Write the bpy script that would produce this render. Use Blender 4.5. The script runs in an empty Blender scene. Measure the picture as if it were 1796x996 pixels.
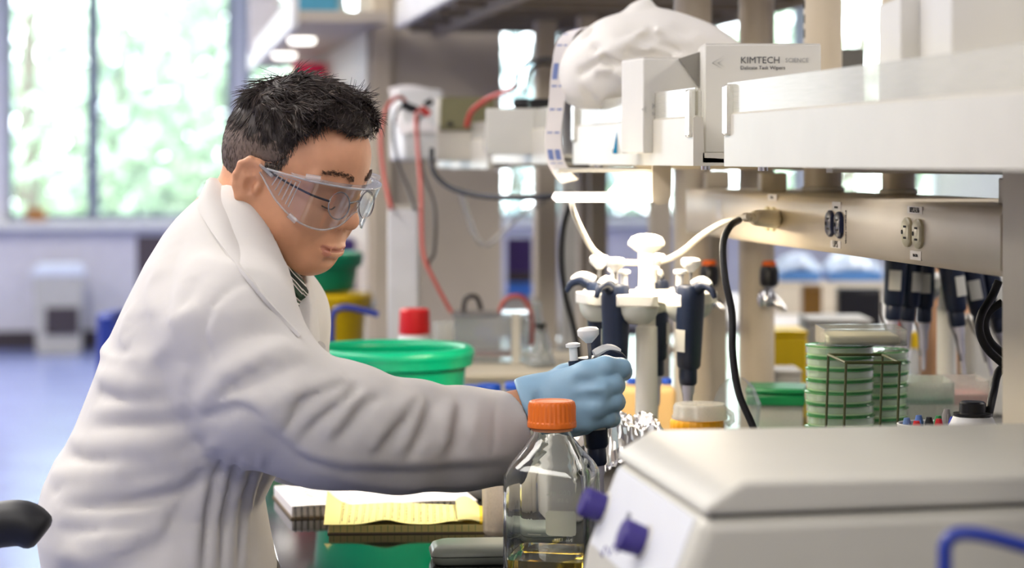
import bpy, bmesh, math, random
import numpy as np
from mathutils import Vector, Matrix

# ------------------------------------------------------------------ camera, world, lights
F = 3960.0                      # focal length in pixels of the 1796 x 996 frame
TH = math.atan(613 / F)         # the camera is turned this much to the right of the bench axis (+Y)
CT, ST = math.cos(TH), math.sin(TH)
ZC = 1.40                       # eye height
BZ = 0.91                       # bench top
sc = bpy.context.scene
col = sc.collection
cam_d = bpy.data.cameras.new('camera')
cam = bpy.data.objects.new('camera', cam_d)
col.objects.link(cam)
cam.location = (0, 0, ZC)
cam.rotation_euler = (math.pi / 2, 0, -TH)
cam_d.sensor_width = 36
cam_d.lens = F / 1796 * 36
cam_d.shift_y = -(498 - 278) / 1796
cam_d.clip_start = 0.05
cam_d.dof.use_dof = True
cam_d.dof.focus_distance = 2.66
cam_d.dof.aperture_fstop = 4.0
sc.camera = cam
sc.view_settings.view_transform = 'Standard'
sc.view_settings.look = 'None'
sc.view_settings.gamma = 1.0
sc.view_settings.exposure = -0.16
sc.view_settings.use_curve_mapping = False
sc.cycles.use_denoising = True
sc.cycles.max_bounces = 10
sc.cycles.transparent_max_bounces = 24
sc.cycles.sample_clamp_indirect = 6.0
sc.cycles.caustics_reflective = False
sc.cycles.caustics_refractive = False

world = bpy.data.worlds.new('daylight')
sc.world = world
world.use_nodes = True
wb = world.node_tree.nodes['Background']
wb.inputs['Color'].default_value = (0.94, 0.97, 1.0, 1)
wb.inputs['Strength'].default_value = 12.0

def area_light(name, loc, sx, sy, power, color=(1, 1, 1), rot=(0, 0, 0), portal=False):
    l = bpy.data.lights.new(name, 'AREA')
    l.shape = 'RECTANGLE'; l.size = sx; l.size_y = sy; l.energy = power; l.color = color
    o = bpy.data.objects.new(name, l); col.objects.link(o)
    o.location = loc; o.rotation_euler = rot
    if portal: l.cycles.is_portal = True
    return o

# rows of ceiling fixtures (their housings are built further down)
CEIL = 2.95
FIX = [(-0.95, 0.4, 42), (-0.95, 3.2, 56), (-0.95, 6.0, 62), (-0.95, 9.5, 80), (2.6, 1.2, 50), (2.6, 4.2, 50), (2.6, 7.5, 60), (-3.6, 4.0, 60), (-3.6, 9.0, 80), (-0.95, 13.2, 80), (-3.6, 13.2, 80), (2.6, 12.0, 80), (0.5, -1.3, 36)]  # last four are added: three to brighten the far end, one camera-side fill
for fx, fy, fw in FIX:
    area_light('ceiling_lamp_light', (fx, fy, CEIL - 0.075), 0.55, 2.2, fw, (1.0, 0.95, 0.88))
# daylight comes through the windows of the far wall
WIN_Y = 17.0
# ------------------------------------------------------------------ helpers
def P(px, py, d):
    u = (px - 898) * d / F
    return Vector((u * CT + d * ST, -u * ST + d * CT, ZC - (py - 278) * d / F))
def Cs(px, py, d):                      # camera aligned: right, depth, height
    return np.array([(px - 898) * d / F, d, ZC - (py - 278) * d / F])
def C2W(v):
    v = np.asarray(v, dtype=float)
    return np.stack([v[..., 0] * CT + v[..., 1] * ST, -v[..., 0] * ST + v[..., 1] * CT, v[..., 2]], -1)
def dX(px, X):                          # depth at which pixel column px meets the plane world X
    return X / ((px - 898) / F * CT + ST)
def PX(px, py, X):
    return P(px, py, dX(px, X))
def dB(py, h=0.0):                      # depth at which row py meets the bench top (+h)
    return F * (ZC - BZ - h) / (py - 278)

def lin(c):
    return tuple((x / 255 / 12.92 if x <= 10.31 else ((x / 255 + 0.055) / 1.055) ** 2.4) for x in c)

MATS = {}
def mat(name, c, rough=0.5, metal=0.0, var=0.06, vscale=14.0, bump=0.0, bscale=60.0, coat=0.0, spec=0.5, trans=0.0, ior=1.45, sss=0.0, sssr=(1, .35, .2), sheen=0.0):
    if name in MATS: return MATS[name]
    m = bpy.data.materials.new(name); m.use_nodes = True
    nt = m.node_tree; b = nt.nodes['Principled BSDF']
    l = lin(c)
    b.inputs['Base Color'].default_value = (*l, 1)
    b.inputs['Roughness'].default_value = rough
    b.inputs['Metallic'].default_value = metal
    b.inputs['Specular IOR Level'].default_value = spec
    b.inputs['Coat Weight'].default_value = coat
    b.inputs['Transmission Weight'].default_value = trans
    b.inputs['IOR'].default_value = ior
    if sss:
        b.inputs['Subsurface Weight'].default_value = sss
        b.inputs['Subsurface Radius'].default_value = sssr
        b.inputs['Subsurface Scale'].default_value = 0.006
    if sheen: b.inputs['Sheen Weight'].default_value = sheen
    tc = nt.nodes.new('ShaderNodeTexCoord')
    if var > 0:
        n = nt.nodes.new('ShaderNodeTexNoise'); n.inputs['Scale'].default_value = vscale; n.inputs['Detail'].default_value = 4
        r = nt.nodes.new('ShaderNodeValToRGB')
        r.color_ramp.elements[0].position = 0.3; r.color_ramp.elements[1].position = 0.7
        r.color_ramp.elements[0].color = (*[x * (1 - var) for x in l], 1)
        r.color_ramp.elements[1].color = (*[min(1, x * (1 + var)) for x in l], 1)
        nt.links.new(tc.outputs['Object'], n.inputs['Vector'])
        nt.links.new(n.outputs['Fac'], r.inputs['Fac']); nt.links.new(r.outputs['Color'], b.inputs['Base Color'])
    if bump > 0:
        n2 = nt.nodes.new('ShaderNodeTexNoise'); n2.inputs['Scale'].default_value = bscale; n2.inputs['Detail'].default_value = 3
        bp = nt.nodes.new('ShaderNodeBump'); bp.inputs['Strength'].default_value = bump; bp.inputs['Distance'].default_value = 0.002
        nt.links.new(tc.outputs['Object'], n2.inputs['Vector'])
        nt.links.new(n2.outputs['Fac'], bp.inputs['Height']); nt.links.new(bp.outputs['Normal'], b.inputs['Normal'])
    MATS[name] = m
    return m

def clear(name, c=(235, 240, 245), body=0.12, rough=0.08, edge=1.0, gloss=0.9):
    """thin clear plastic: transparent, with a fresnel gloss and a little milky body"""
    if name in MATS: return MATS[name]
    m = bpy.data.materials.new(name); m.use_nodes = True
    nt = m.node_tree; nt.nodes.clear()
    out = nt.nodes.new('ShaderNodeOutputMaterial')
    tr = nt.nodes.new('ShaderNodeBsdfTransparent'); tr.inputs['Color'].default_value = (*[0.55 + 0.45 * x for x in lin(c)], 1)
    df = nt.nodes.new('ShaderNodeBsdfDiffuse'); df.inputs['Color'].default_value = (*lin(c), 1)
    tl = nt.nodes.new('ShaderNodeBsdfTranslucent'); tl.inputs['Color'].default_value = (*lin(c), 1)
    gl = nt.nodes.new('ShaderNodeBsdfGlossy'); gl.inputs['Roughness'].default_value = rough; gl.inputs['Color'].default_value = (gloss, gloss, gloss, 1)
    m0 = nt.nodes.new('ShaderNodeMixShader'); m0.inputs[0].default_value = 0.5
    nt.links.new(df.outputs[0], m0.inputs[1]); nt.links.new(tl.outputs[0], m0.inputs[2])
    n = nt.nodes.new('ShaderNodeTexNoise'); n.inputs['Scale'].default_value = 30
    mr = nt.nodes.new('ShaderNodeMapRange'); mr.inputs['To Min'].default_value = body * 0.85; mr.inputs['To Max'].default_value = body * 1.15
    nt.links.new(n.outputs['Fac'], mr.inputs['Value'])
    m1 = nt.nodes.new('ShaderNodeMixShader'); nt.links.new(mr.outputs['Result'], m1.inputs[0])
    nt.links.new(tr.outputs[0], m1.inputs[1]); nt.links.new(m0.outputs[0], m1.inputs[2])
    lw = nt.nodes.new('ShaderNodeLayerWeight'); lw.inputs['Blend'].default_value = 0.5
    pw = nt.nodes.new('ShaderNodeMath'); pw.operation = 'POWER'; pw.inputs[1].default_value = 3.5
    ml = nt.nodes.new('ShaderNodeMath'); ml.operation = 'MULTIPLY_ADD'; ml.inputs[1].default_value = 0.75 * edge; ml.inputs[2].default_value = 0.04 * edge
    ml.use_clamp = True
    nt.links.new(lw.outputs['Facing'], pw.inputs[0]); nt.links.new(pw.outputs[0], ml.inputs[0])
    m2 = nt.nodes.new('ShaderNodeMixShader'); nt.links.new(ml.outputs[0], m2.inputs[0])
    nt.links.new(m1.outputs[0], m2.inputs[1]); nt.links.new(gl.outputs[0], m2.inputs[2])
    nt.links.new(m2.outputs[0], out.inputs[0])
    MATS[name] = m
    return m

def glow(name, c, strength):
    if name in MATS: return MATS[name]
    m = bpy.data.materials.new(name); m.use_nodes = True
    b = m.node_tree.nodes['Principled BSDF']
    b.inputs['Base Color'].default_value = (*lin(c), 1)
    b.inputs['Emission Color'].default_value = (*lin(c), 1)
    b.inputs['Emission Strength'].default_value = strength
    MATS[name] = m
    return m

class MB:
    def __init__(s): s.v = []; s.f = []
    def add(s, v, f):
        k = len(s.v); s.v += [tuple(float(c) for c in p) for p in v]; s.f += [tuple(i + k for i in q) for q in f]; return s
    def box(s, x0, x1, y0, y1, z0, z1):
        v = [(x0, y0, z0), (x1, y0, z0), (x1, y1, z0), (x0, y1, z0), (x0, y0, z1), (x1, y0, z1), (x1, y1, z1), (x0, y1, z1)]
        return s.add(v, [(0, 3, 2, 1), (4, 5, 6, 7), (0, 1, 5, 4), (1, 2, 6, 5), (2, 3, 7, 6), (3, 0, 4, 7)])
    def hexa(s, v):
        return s.add(v, [(0, 3, 2, 1), (4, 5, 6, 7), (0, 1, 5, 4), (1, 2, 6, 5), (2, 3, 7, 6), (3, 0, 4, 7)])
    def rings(s, rs, close=True, cap0=True, cap1=True):
        n = len(rs[0]); k = len(s.v)
        for r in rs: s.v += [tuple(float(c) for c in p) for p in r]
        for i in range(len(rs) - 1):
            for j in range(n if close else n - 1):
                a = k + i * n + j; b = k + i * n + (j + 1) % n
                s.f.append((a, b, b + n, a + n))
        if cap0: s.f.append(tuple(k + j for j in range(n))[::-1])
        if cap1: s.f.append(tuple(k + (len(rs) - 1) * n + j for j in range(n)))
        return s
    def lathe(s, prof, seg=32, c=(0, 0, 0), cap0=True, cap1=True, sx=1, sy=1):
        rs = []
        for r, z in prof:
            rs.append([(c[0] + sx * r * math.cos(2 * math.pi * j / seg), c[1] + sy * r * math.sin(2 * math.pi * j / seg), c[2] + z) for j in range(seg)])
        return s.rings(rs, True, cap0, cap1)
    def cyl(s, a, b, r0, r1=None, seg=16):
        a = Vector(a); b = Vector(b); r1 = r0 if r1 is None else r1
        return s.tube([a, b], [r0, r1], seg)
    def tube(s, path, r, seg=10, closed=False):
        path = [Vector(p) for p in path]; n = len(path)
        rr = r if hasattr(r, '__len__') else [r] * n
        T = []
        for i in range(n):
            a = path[(i - 1) % n] if (closed or i > 0) else path[0]
            b = path[(i + 1) % n] if (closed or i < n - 1) else path[-1]
            t = (b - a); T.append(t.normalized() if t.length > 1e-9 else Vector((0, 0, 1)))
        up = Vector((0, 0, 1)) if abs(T[0].z) < 0.9 else Vector((1, 0, 0))
        N = (up - T[0] * up.dot(T[0])).normalized()
        rs = []
        for i in range(n):
            N = (N - T[i] * N.dot(T[i])).normalized(); B = T[i].cross(N)
            rs.append([path[i] + (N * math.cos(2 * math.pi * j / seg) + B * math.sin(2 * math.pi * j / seg)) * rr[i] for j in range(seg)])
        if closed:
            rs.append(rs[0]); return s.rings(rs, True, False, False)
        return s.rings(rs)
    def prism(s, poly, axis, a, b):
        """2-D polygon extruded from a to b along axis 0/1/2 (polygon in the two other axes, in order)"""
        def mk(p, t):
            q = [p[0], p[1]]; q.insert(axis, t); return tuple(q)
        n = len(poly)
        v = [mk(p, a) for p in poly] + [mk(p, b) for p in poly]
        f = [tuple(range(n))[::-1], tuple(range(n, 2 * n))] + [(i, (i + 1) % n, (i + 1) % n + n, i + n) for i in range(n)]
        return s.add(v, f)
    def sheet(s, grid, th=0.0):
        """grid of points [i][j]; with thickness th it becomes a closed slab"""
        ni, nj = len(grid), len(grid[0]); k = len(s.v)
        G = np.array(grid, dtype=float)
        if th == 0:
            s.v += [tuple(p) for p in G.reshape(-1, 3)]
            for i in range(ni - 1):
                for j in range(nj - 1):
                    a = k + i * nj + j; s.f.append((a, a + 1, a + nj + 1, a + nj))
            return s
        gi = np.gradient(G, axis=0); gj = np.gradient(G, axis=1)
        nn = np.cross(gi, gj); nn /= np.linalg.norm(nn, axis=-1, keepdims=True) + 1e-12
        A = (G + nn * th / 2).reshape(-1, 3); Bq = (G - nn * th / 2).reshape(-1, 3)
        s.v += [tuple(p) for p in A] + [tuple(p) for p in Bq]; o = ni * nj
        for i in range(ni - 1):
            for j in range(nj - 1):
                a = k + i * nj + j
                s.f.append((a, a + nj, a + nj + 1, a + 1)); s.f.append((a + o, a + 1 + o, a + nj + 1 + o, a + nj + o))
        for i in range(ni - 1):
            for j in (0, nj - 1):
                a = k + i * nj + j; s.f.append((a, a + nj, a + nj + o, a + o))
        for j in range(nj - 1):
            for i in (0, ni - 1):
                a = k + i * nj + j; s.f.append((a, a + 1, a + 1 + o, a + o))
        return s

def smooth_path(pts, n=8, closed=False):
    pts = [Vector(p) for p in pts]; out = []; m = len(pts)
    for i in range(m if closed else m - 1):
        if closed: p0, p1, p2, p3 = pts[i - 1], pts[i], pts[(i + 1) % m], pts[(i + 2) % m]
        else: p0, p1, p2, p3 = pts[max(i - 1, 0)], pts[i], pts[i + 1], pts[min(i + 2, m - 1)]
        for k in range(n):
            t = k / n
            out.append(0.5 * ((2 * p1) + (p2 - p0) * t + (2 * p0 - 5 * p1 + 4 * p2 - p3) * t * t + (3 * p1 - p0 - 3 * p2 + p3) * t ** 3))
    if not closed: out.append(pts[-1])
    return out

def finish(me, ang=40):
    bm = bmesh.new(); bm.from_mesh(me)
    bmesh.ops.recalc_face_normals(bm, faces=bm.faces)
    bm.to_mesh(me); bm.free()
    me.polygons.foreach_set('use_smooth', [True] * len(me.polygons))
    if ang < 180: me.set_sharp_from_angle(angle=math.radians(ang))

def tag(o, label=None, cat=None, group=None, kind=None):
    if label: o['label'] = label
    if cat: o['category'] = cat
    if group: o['group'] = group
    if kind: o['kind'] = kind
    return o

def ob(name, mb, m, parent=None, bevel=0.0, ang=40, world=False, seg=2, label=None):
    me = bpy.data.meshes.new(name)
    if world and parent is not None:
        R = Matrix.Rotation(-parent.rotation_euler.z, 3, 'Z')
        v = [tuple(R @ (Vector(p) - parent.location)) for p in mb.v]
    else: v = mb.v
    me.from_pydata(v, [], mb.f); me.update()
    finish(me, ang)
    for x in (m if isinstance(m, (list, tuple)) else [m]): me.materials.append(x)
    o = bpy.data.objects.new(name, me); col.objects.link(o)
    if parent is not None: o.parent = parent
    if bevel > 0:
        b = o.modifiers.new('bevel', 'BEVEL'); b.width = bevel; b.segments = seg; b.limit_method = 'ANGLE'; b.angle_limit = math.radians(40); b.harden_normals = False
    if label: o['label'] = label
    return o

def thing(name, label, cat, loc=(0, 0, 0), rotz=0.0, group=None):
    o = bpy.data.objects.new(name, None); col.objects.link(o)
    o.empty_display_size = 0.05
    o.location = loc; o.rotation_euler = (0, 0, rotz)
    return tag(o, label, cat, group)

def solo(name, mb, m, label, cat, group=None, bevel=0.0, ang=40, seg=2):
    """a thing that is one mesh: origin moved to its base"""
    V = np.array(mb.v); c = (V.min(0) + V.max(0)) / 2; c[2] = V[:, 2].min()
    mb.v = [tuple(p) for p in (V - c)]
    o = ob(name, mb, m, None, bevel, ang, seg=seg); o.location = tuple(c)
    return tag(o, label, cat, group)

def struct(name, mb, m, parent=None, bevel=0.0, ang=40):
    o = ob(name, mb, m, parent, bevel, ang)
    if parent is None: o['kind'] = 'structure'
    return o

def dup(root, loc=None, rotz=None, label=None, group=None):
    r = root.copy(); col.objects.link(r)
    if loc is not None: r.location = loc
    if rotz is not None: r.rotation_euler = (0, 0, rotz)
    if label: r['label'] = label
    if group: r['group'] = group
    for ch in list(root.children):
        c = ch.copy(); col.objects.link(c); c.parent = r
        for g in list(ch.children):
            d = g.copy(); col.objects.link(d); d.parent = c
    return r

def text(name, s, size, m, loc, xdir, ydir, parent=None, depth=0.0004, align='CENTER', mirror=False):
    """flat lettering laid on a surface: xdir = reading direction, ydir = up of the letters (world)"""
    cu = bpy.data.curves.new(name, 'FONT'); cu.body = s; cu.size = size; cu.align_x = align; cu.align_y = 'CENTER'; cu.extrude = depth / 2
    cu.resolution_u = 2
    t = bpy.data.objects.new(name + '_src', cu); col.objects.link(t)
    dg = bpy.context.evaluated_depsgraph_get()
    me = bpy.data.meshes.new_from_object(t.evaluated_get(dg))
    bpy.data.objects.remove(t); 
    x = Vector(xdir).normalized(); y = Vector(ydir).normalized(); z = x.cross(y)
    R = Matrix((x, y, z)).transposed()
    pl = parent.location if parent else Vector((0, 0, 0))
    Rp = Matrix.Rotation(-(parent.rotation_euler.z if parent else 0), 3, 'Z')
    for v in me.vertices: v.co = Rp @ (R @ v.co + Vector(loc) - pl)
    me.materials.clear(); me.materials.append(m)
    me.name = name
    o = bpy.data.objects.new(name, me); col.objects.link(o)
    if parent: o.parent = parent
    return o

# ---- signed-distance volumes: shapes blended on a grid, then skinned (surface nets)
class Vol:
    def __init__(s, lo, hi, h):
        s.lo = np.array(lo, float); s.h = h
        s.n = np.ceil((np.array(hi, float) - s.lo) / h).astype(int) + 1
        s.ax = [(s.lo[i] + h * np.arange(s.n[i])).astype(np.float32) for i in range(3)]
        s.v = np.full(tuple(s.n), 1.0, np.float32)
    def clone(s, empty=True):
        o = Vol.__new__(Vol); o.lo, o.h, o.n, o.ax = s.lo, s.h, s.n, s.ax
        o.v = np.full(tuple(s.n), 1.0, np.float32) if empty else s.v.copy()
        return o
    def sub(s, lo, hi):
        a = np.clip(np.floor((np.array(lo) - s.lo) / s.h).astype(int), 0, s.n - 1)
        b = np.clip(np.ceil((np.array(hi) - s.lo) / s.h).astype(int) + 1, 1, s.n)
        sl = tuple(slice(a[i], max(b[i], a[i] + 1)) for i in range(3))
        return sl, s.ax[0][sl[0]][:, None, None], s.ax[1][sl[1]][None, :, None], s.ax[2][sl[2]][None, None, :]
    def op(s, fn, lo, hi, k=0.01, mode='u'):
        sl, X, Y, Z = s.sub(lo, hi)
        b = fn(X, Y, Z); a = s.v[sl]
        if mode == 's': b = -b
        if mode == 'u':
            h = np.clip(0.5 + 0.5 * (b - a) / k, 0, 1); s.v[sl] = b + (a - b) * h - k * h * (1 - h)
        else:
            h = np.clip(0.5 - 0.5 * (a - b) / k, 0, 1); s.v[sl] = a + (b - a) * h + k * h * (1 - h)
    def ell(s, c, r, k=0.01, mode='u', R=None, m=None):
        c = np.array(c, float); r = np.array(r, float); mm = (m if m is not None else k * 2 + 0.01)
        e = (np.max(r) if R is not None else r) + mm
        def fn(X, Y, Z):
            x, y, z = X - c[0], Y - c[1], Z - c[2]
            if R is not None:
                x, y, z = (R[0][0] * x + R[0][1] * y + R[0][2] * z, R[1][0] * x + R[1][1] * y + R[1][2] * z, R[2][0] * x + R[2][1] * y + R[2][2] * z)
            k0 = np.sqrt((x / r[0]) ** 2 + (y / r[1]) ** 2 + (z / r[2]) ** 2)
            k1 = np.sqrt((x / r[0] ** 2) ** 2 + (y / r[1] ** 2) ** 2 + (z / r[2] ** 2) ** 2)
            return (k0 * (k0 - 1) / (k1 + 1e-9)).astype(np.float32)
        s.op(fn, c - e, c + e, k, mode)
    def cap(s, a, b, ra, rb=None, k=0.01, mode='u', m=None):
        a = np.array(a, float); b = np.array(b, float); rb = ra if rb is None else rb
        mm = (m if m is not None else k * 2 + 0.01); R = max(ra, rb) + mm
        ab = b - a; L = float(ab @ ab) + 1e-12
        def fn(X, Y, Z):
            t = np.clip(((X - a[0]) * ab[0] + (Y - a[1]) * ab[1] + (Z - a[2]) * ab[2]) / L, 0, 1)
            d = np.sqrt((X - a[0] - t * ab[0]) ** 2 + (Y - a[1] - t * ab[1]) ** 2 + (Z - a[2] - t * ab[2]) ** 2)
            return (d - (ra + (rb - ra) * t)).astype(np.float32)
        s.op(fn, np.minimum(a, b) - R, np.maximum(a, b) + R, k, mode)
    def chain(s, pts, rs, k=0.01, mode='u', m=None):
        for i in range(len(pts) - 1): s.cap(pts[i], pts[i + 1], rs[i], rs[i + 1], k, mode, m)
    def at(s, p):
        q = (np.asarray(p) - s.lo) / s.h; i = np.clip(np.round(q).astype(int), 0, s.n - 1)
        return s.v[tuple(i.T)] if q.ndim > 1 else s.v[tuple(i)]
    def ray(s, px, py, d0, d1):
        d = np.arange(d0, d1, s.h / 2)
        p = np.stack([(px - 898) * d / F, d, ZC - (py - 278) * d / F], -1)
        v = s.at(p); i = np.argmax(v < 0)
        return p[i] if v[i] < 0 else None
    def mesh(s):
        v = s.v; v[0] = v[-1] = 1; v[:, 0] = v[:, -1] = 1; v[:, :, 0] = v[:, :, -1] = 1
        n = s.n; ins = v < 0
        cnt = np.zeros(tuple(n - 1), np.int8)
        for dx in (0, 1):
            for dy in (0, 1):
                for dz in (0, 1):
                    cnt += ins[dx:n[0] - 1 + dx, dy:n[1] - 1 + dy, dz:n[2] - 1 + dz]
        cells = np.argwhere((cnt > 0) & (cnt < 8))
        idx = np.full(tuple(n - 1), -1, np.int32); idx[tuple(cells.T)] = np.arange(len(cells))
        acc = np.zeros((len(cells), 3)); num = np.zeros(len(cells))
        co = [(a, b, c) for a in (0, 1) for b in (0, 1) for c in (0, 1)]
        val = {o: v[cells[:, 0] + o[0], cells[:, 1] + o[1], cells[:, 2] + o[2]].astype(float) for o in co}
        for o in co:
            for ax in range(3):
                if o[ax] == 0:
                    q = list(o); q[ax] = 1; q = tuple(q)
                    a, b = val[o], val[q]; mk = (a < 0) != (b < 0)
                    t = np.where(mk, a / np.where(mk, a - b, 1), 0)
                    p = np.array(o, float)[None, :].repeat(len(cells), 0); p[:, ax] = t
                    acc[mk] += p[mk]; num[mk] += 1
        V = (cells + acc / num[:, None]) * s.h + s.lo
        Fs = []
        for ax in range(3):
            b, c = (ax + 1) % 3, (ax + 2) % 3
            sl0 = [slice(None)] * 3; sl1 = [slice(None)] * 3
            sl0[ax] = slice(0, n[ax] - 1); sl1[ax] = slice(1, n[ax])
            A, B = ins[tuple(sl0)], ins[tuple(sl1)]
            e = np.argwhere(A != B)
            e = e[(e[:, b] > 0) & (e[:, c] > 0) & (e[:, b] < n[b] - 1) & (e[:, c] < n[c] - 1)]
            fl = A[tuple(e.T)]
            def g(db, dc):
                q = e.copy(); q[:, b] -= db; q[:, c] -= dc; return idx[tuple(q.T)]
            quad = np.stack([g(1, 1), g(0, 1), g(0, 0), g(1, 0)], -1)
            quad[~fl] = quad[~fl][:, ::-1]
            Fs.append(quad)
        return V, np.concatenate(Fs)

def relax(V, Fq, it=2, lam=0.5):
    n = len(V)
    for _ in range(it):
        s = np.zeros_like(V); c = np.zeros(n)
        for a in range(4):
            for b in ((a + 1) % 4, (a + 3) % 4):
                np.add.at(s, Fq[:, a], V[Fq[:, b]]); np.add.at(c, Fq[:, a], 1)
        V = V + lam * (s / np.maximum(c, 1)[:, None] - V)
    return V

def vobj(name, V, Fq, m, parent=None, origin=None):
    me = bpy.data.meshes.new(name)
    o0 = np.array(origin if origin is not None else (0, 0, 0), float)
    me.from_pydata((V - o0).tolist(), [], Fq.tolist()); me.update()
    me.polygons.foreach_set('use_smooth', [True] * len(me.polygons))
    for x in (m if isinstance(m, (list, tuple)) else [m]): me.materials.append(x)
    o = bpy.data.objects.new(name, me); col.objects.link(o)
    if parent is not None: o.parent = parent
    return o
rnd = random.Random(7)
# ------------------------------------------------------------------ the room
M_wall = mat('painted_wall', (214, 208, 200), 0.7, bump=0.05)
M_wallb = mat('pale_wall_panel', (214, 212, 220), 0.6)
M_floor = mat('blue_grey_floor', (132, 142, 194), 0.22, var=0.10, vscale=3.0, spec=0.6)
M_dark = mat('dark_baseboard', (62, 54, 60), 0.6)
M_ceil = mat('ceiling_tile', (226, 224, 218), 0.8)
M_frame = mat('window_frame_grey', (120, 126, 146), 0.45, metal=0.3)
M_white = mat('white_paint', (224, 223, 220), 0.45)
M_beige = mat('beige_powder_coat', (208, 194, 170), 0.38, var=0.03, bump=0.05, bscale=400)
M_beige2 = mat('beige_panel', (190, 179, 162), 0.5, var=0.03)
M_cream = mat('cream_metal', (212, 206, 190), 0.35, var=0.03)
M_chrome = mat('chrome', (215, 215, 218), 0.12, metal=1.0, var=0.02)
M_black = mat('black_rubber', (22, 22, 24), 0.5)
M_bench = mat('black_epoxy_top', (24, 25, 27), 0.07, var=0.15, vscale=40, spec=0.75)
M_lgrey = mat('light_grey_paint', (182, 180, 174), 0.5)
XL, XR, YB, YF = -5.2, 6.0, -2.6, WIN_Y
struct('floor', MB().box(XL, XR, YB, YF + 0.2, -0.1, 0.0), M_floor)
struct('ceiling', MB().box(XL, XR, YB, YF + 0.2, CEIL, CEIL + 0.1), M_ceil)
struct('wall_left', MB().box(XL - 0.15, XL, YB, YF, 0, CEIL), M_wall)
struct('wall_right', MB().box(XR, XR + 0.15, YB, YF, 0, CEIL), M_wall)
struct('wall_back', MB().box(XL, XR, YB - 0.15, YB, 0, CEIL), M_wall)
# far wall with a band of windows
SILL = P(100, 384, 17.2).z
HEADZ = 2.75
def wx(px): return P(px, 300, 17.3).x
openings = []
w0, w1 = wx(22), wx(404)
openings.append((w0, w1)); 
openings.append((w0 - 2.2, w0 - 0.45)); openings.append((wx(430), wx(640))); openings.append((wx(660), wx(1010)))
openings.append((wx(1060), wx(1420))); openings.append((wx(1470), wx(1800)))
openings.sort()
wm = MB(); wm.box(XL, XR, YF, YF + 0.2, 0, SILL); wm.box(XL, XR, YF, YF + 0.2, HEADZ, CEIL)
xs = XL
for a, b in openings:
    wm.box(xs, a, YF, YF + 0.2, SILL, HEADZ); xs = b
wm.box(xs, XR, YF, YF + 0.2, SILL, HEADZ)
struct('wall_far', wm, M_wallb)
struct('baseboard_far', MB().box(XL, XR, YF - 0.03, YF, 0, 0.13), M_dark, bevel=0.005)
struct('trim_1', MB().box(XL, XR, YF - 0.16, YF + 0.02, SILL - 0.06, SILL), M_white, bevel=0.006)
M_pane = clear('window_glass', (240, 248, 250), body=0.05, rough=0.02, edge=0.8)
for i, (a, b) in enumerate(openings):
    w = struct('window_%d' % (i + 1), MB().box(a, b, YF + 0.06, YF + 0.12, SILL, SILL + 0.05), M_frame)
    fr = MB(); fr.box(a, b, YF + 0.06, YF + 0.12, HEADZ - 0.05, HEADZ); fr.box(a, a + 0.04, YF + 0.06, YF + 0.12, SILL, HEADZ); fr.box(b - 0.04, b, YF + 0.06, YF + 0.12, SILL, HEADZ)
    ob('window_frame', fr, M_frame, w)
    mx = wx(167) if abs(a - w0) < 1e-6 else (a + b) / 2
    ob('mullion', MB().box(mx - 0.045, mx + 0.045, YF + 0.03, YF + 0.15, SILL, HEADZ), M_frame, w)
    for p0, p1 in ((a + 0.04, mx - 0.045), (mx + 0.045, b - 0.04)):
        ob('pane', MB().box(p0, p1, YF + 0.088, YF + 0.094, SILL + 0.05, HEADZ - 0.05), M_pane, w)
    area_light('window_portal', ((a + b) / 2, YF + 0.22, (SILL + HEADZ) / 2), b - a, HEADZ - SILL, 1, rot=(-math.pi / 2, 0, 0), portal=True)
# ceiling fixtures, the added fill lamps among them
M_diff = glow('lamp_diffuser', (255, 248, 238), 1.6)
fx0 = None
for i, (fx, fy, fw) in enumerate(FIX):
    if i == 0:
        fx0 = thing('ceiling_light', 'long white ceiling light over the near end of the aisle', 'ceiling light', (fx, fy, CEIL - 0.06), 0, 'long ceiling fixtures')
        ob('housing', MB().box(-0.31, 0.31, -1.16, 1.16, 0.012, 0.06), M_white, fx0, bevel=0.008)
        ob('diffuser', MB().box(-0.28, 0.28, -1.12, 1.12, 0.0, 0.012), M_diff, fx0)
    else: dup(fx0, (fx, fy, CEIL - 0.06), label=['', 'ceiling light over the aisle beside the seated man', 'ceiling light over the aisle beyond the man', 'ceiling light over the aisle near the big window', 'ceiling light right of the raceway, nearest one', 'ceiling light right of the raceway, middle one', 'ceiling light right of the raceway, farthest one', 'ceiling light at the far left, nearer one', 'ceiling light at the far left, next to the window', 'added fill light over the aisle right in front of the big window', 'added fill light at the far left against the window wall', 'added fill light at the far right near the window wall', 'added fill light just behind the camera position'][i])
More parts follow.
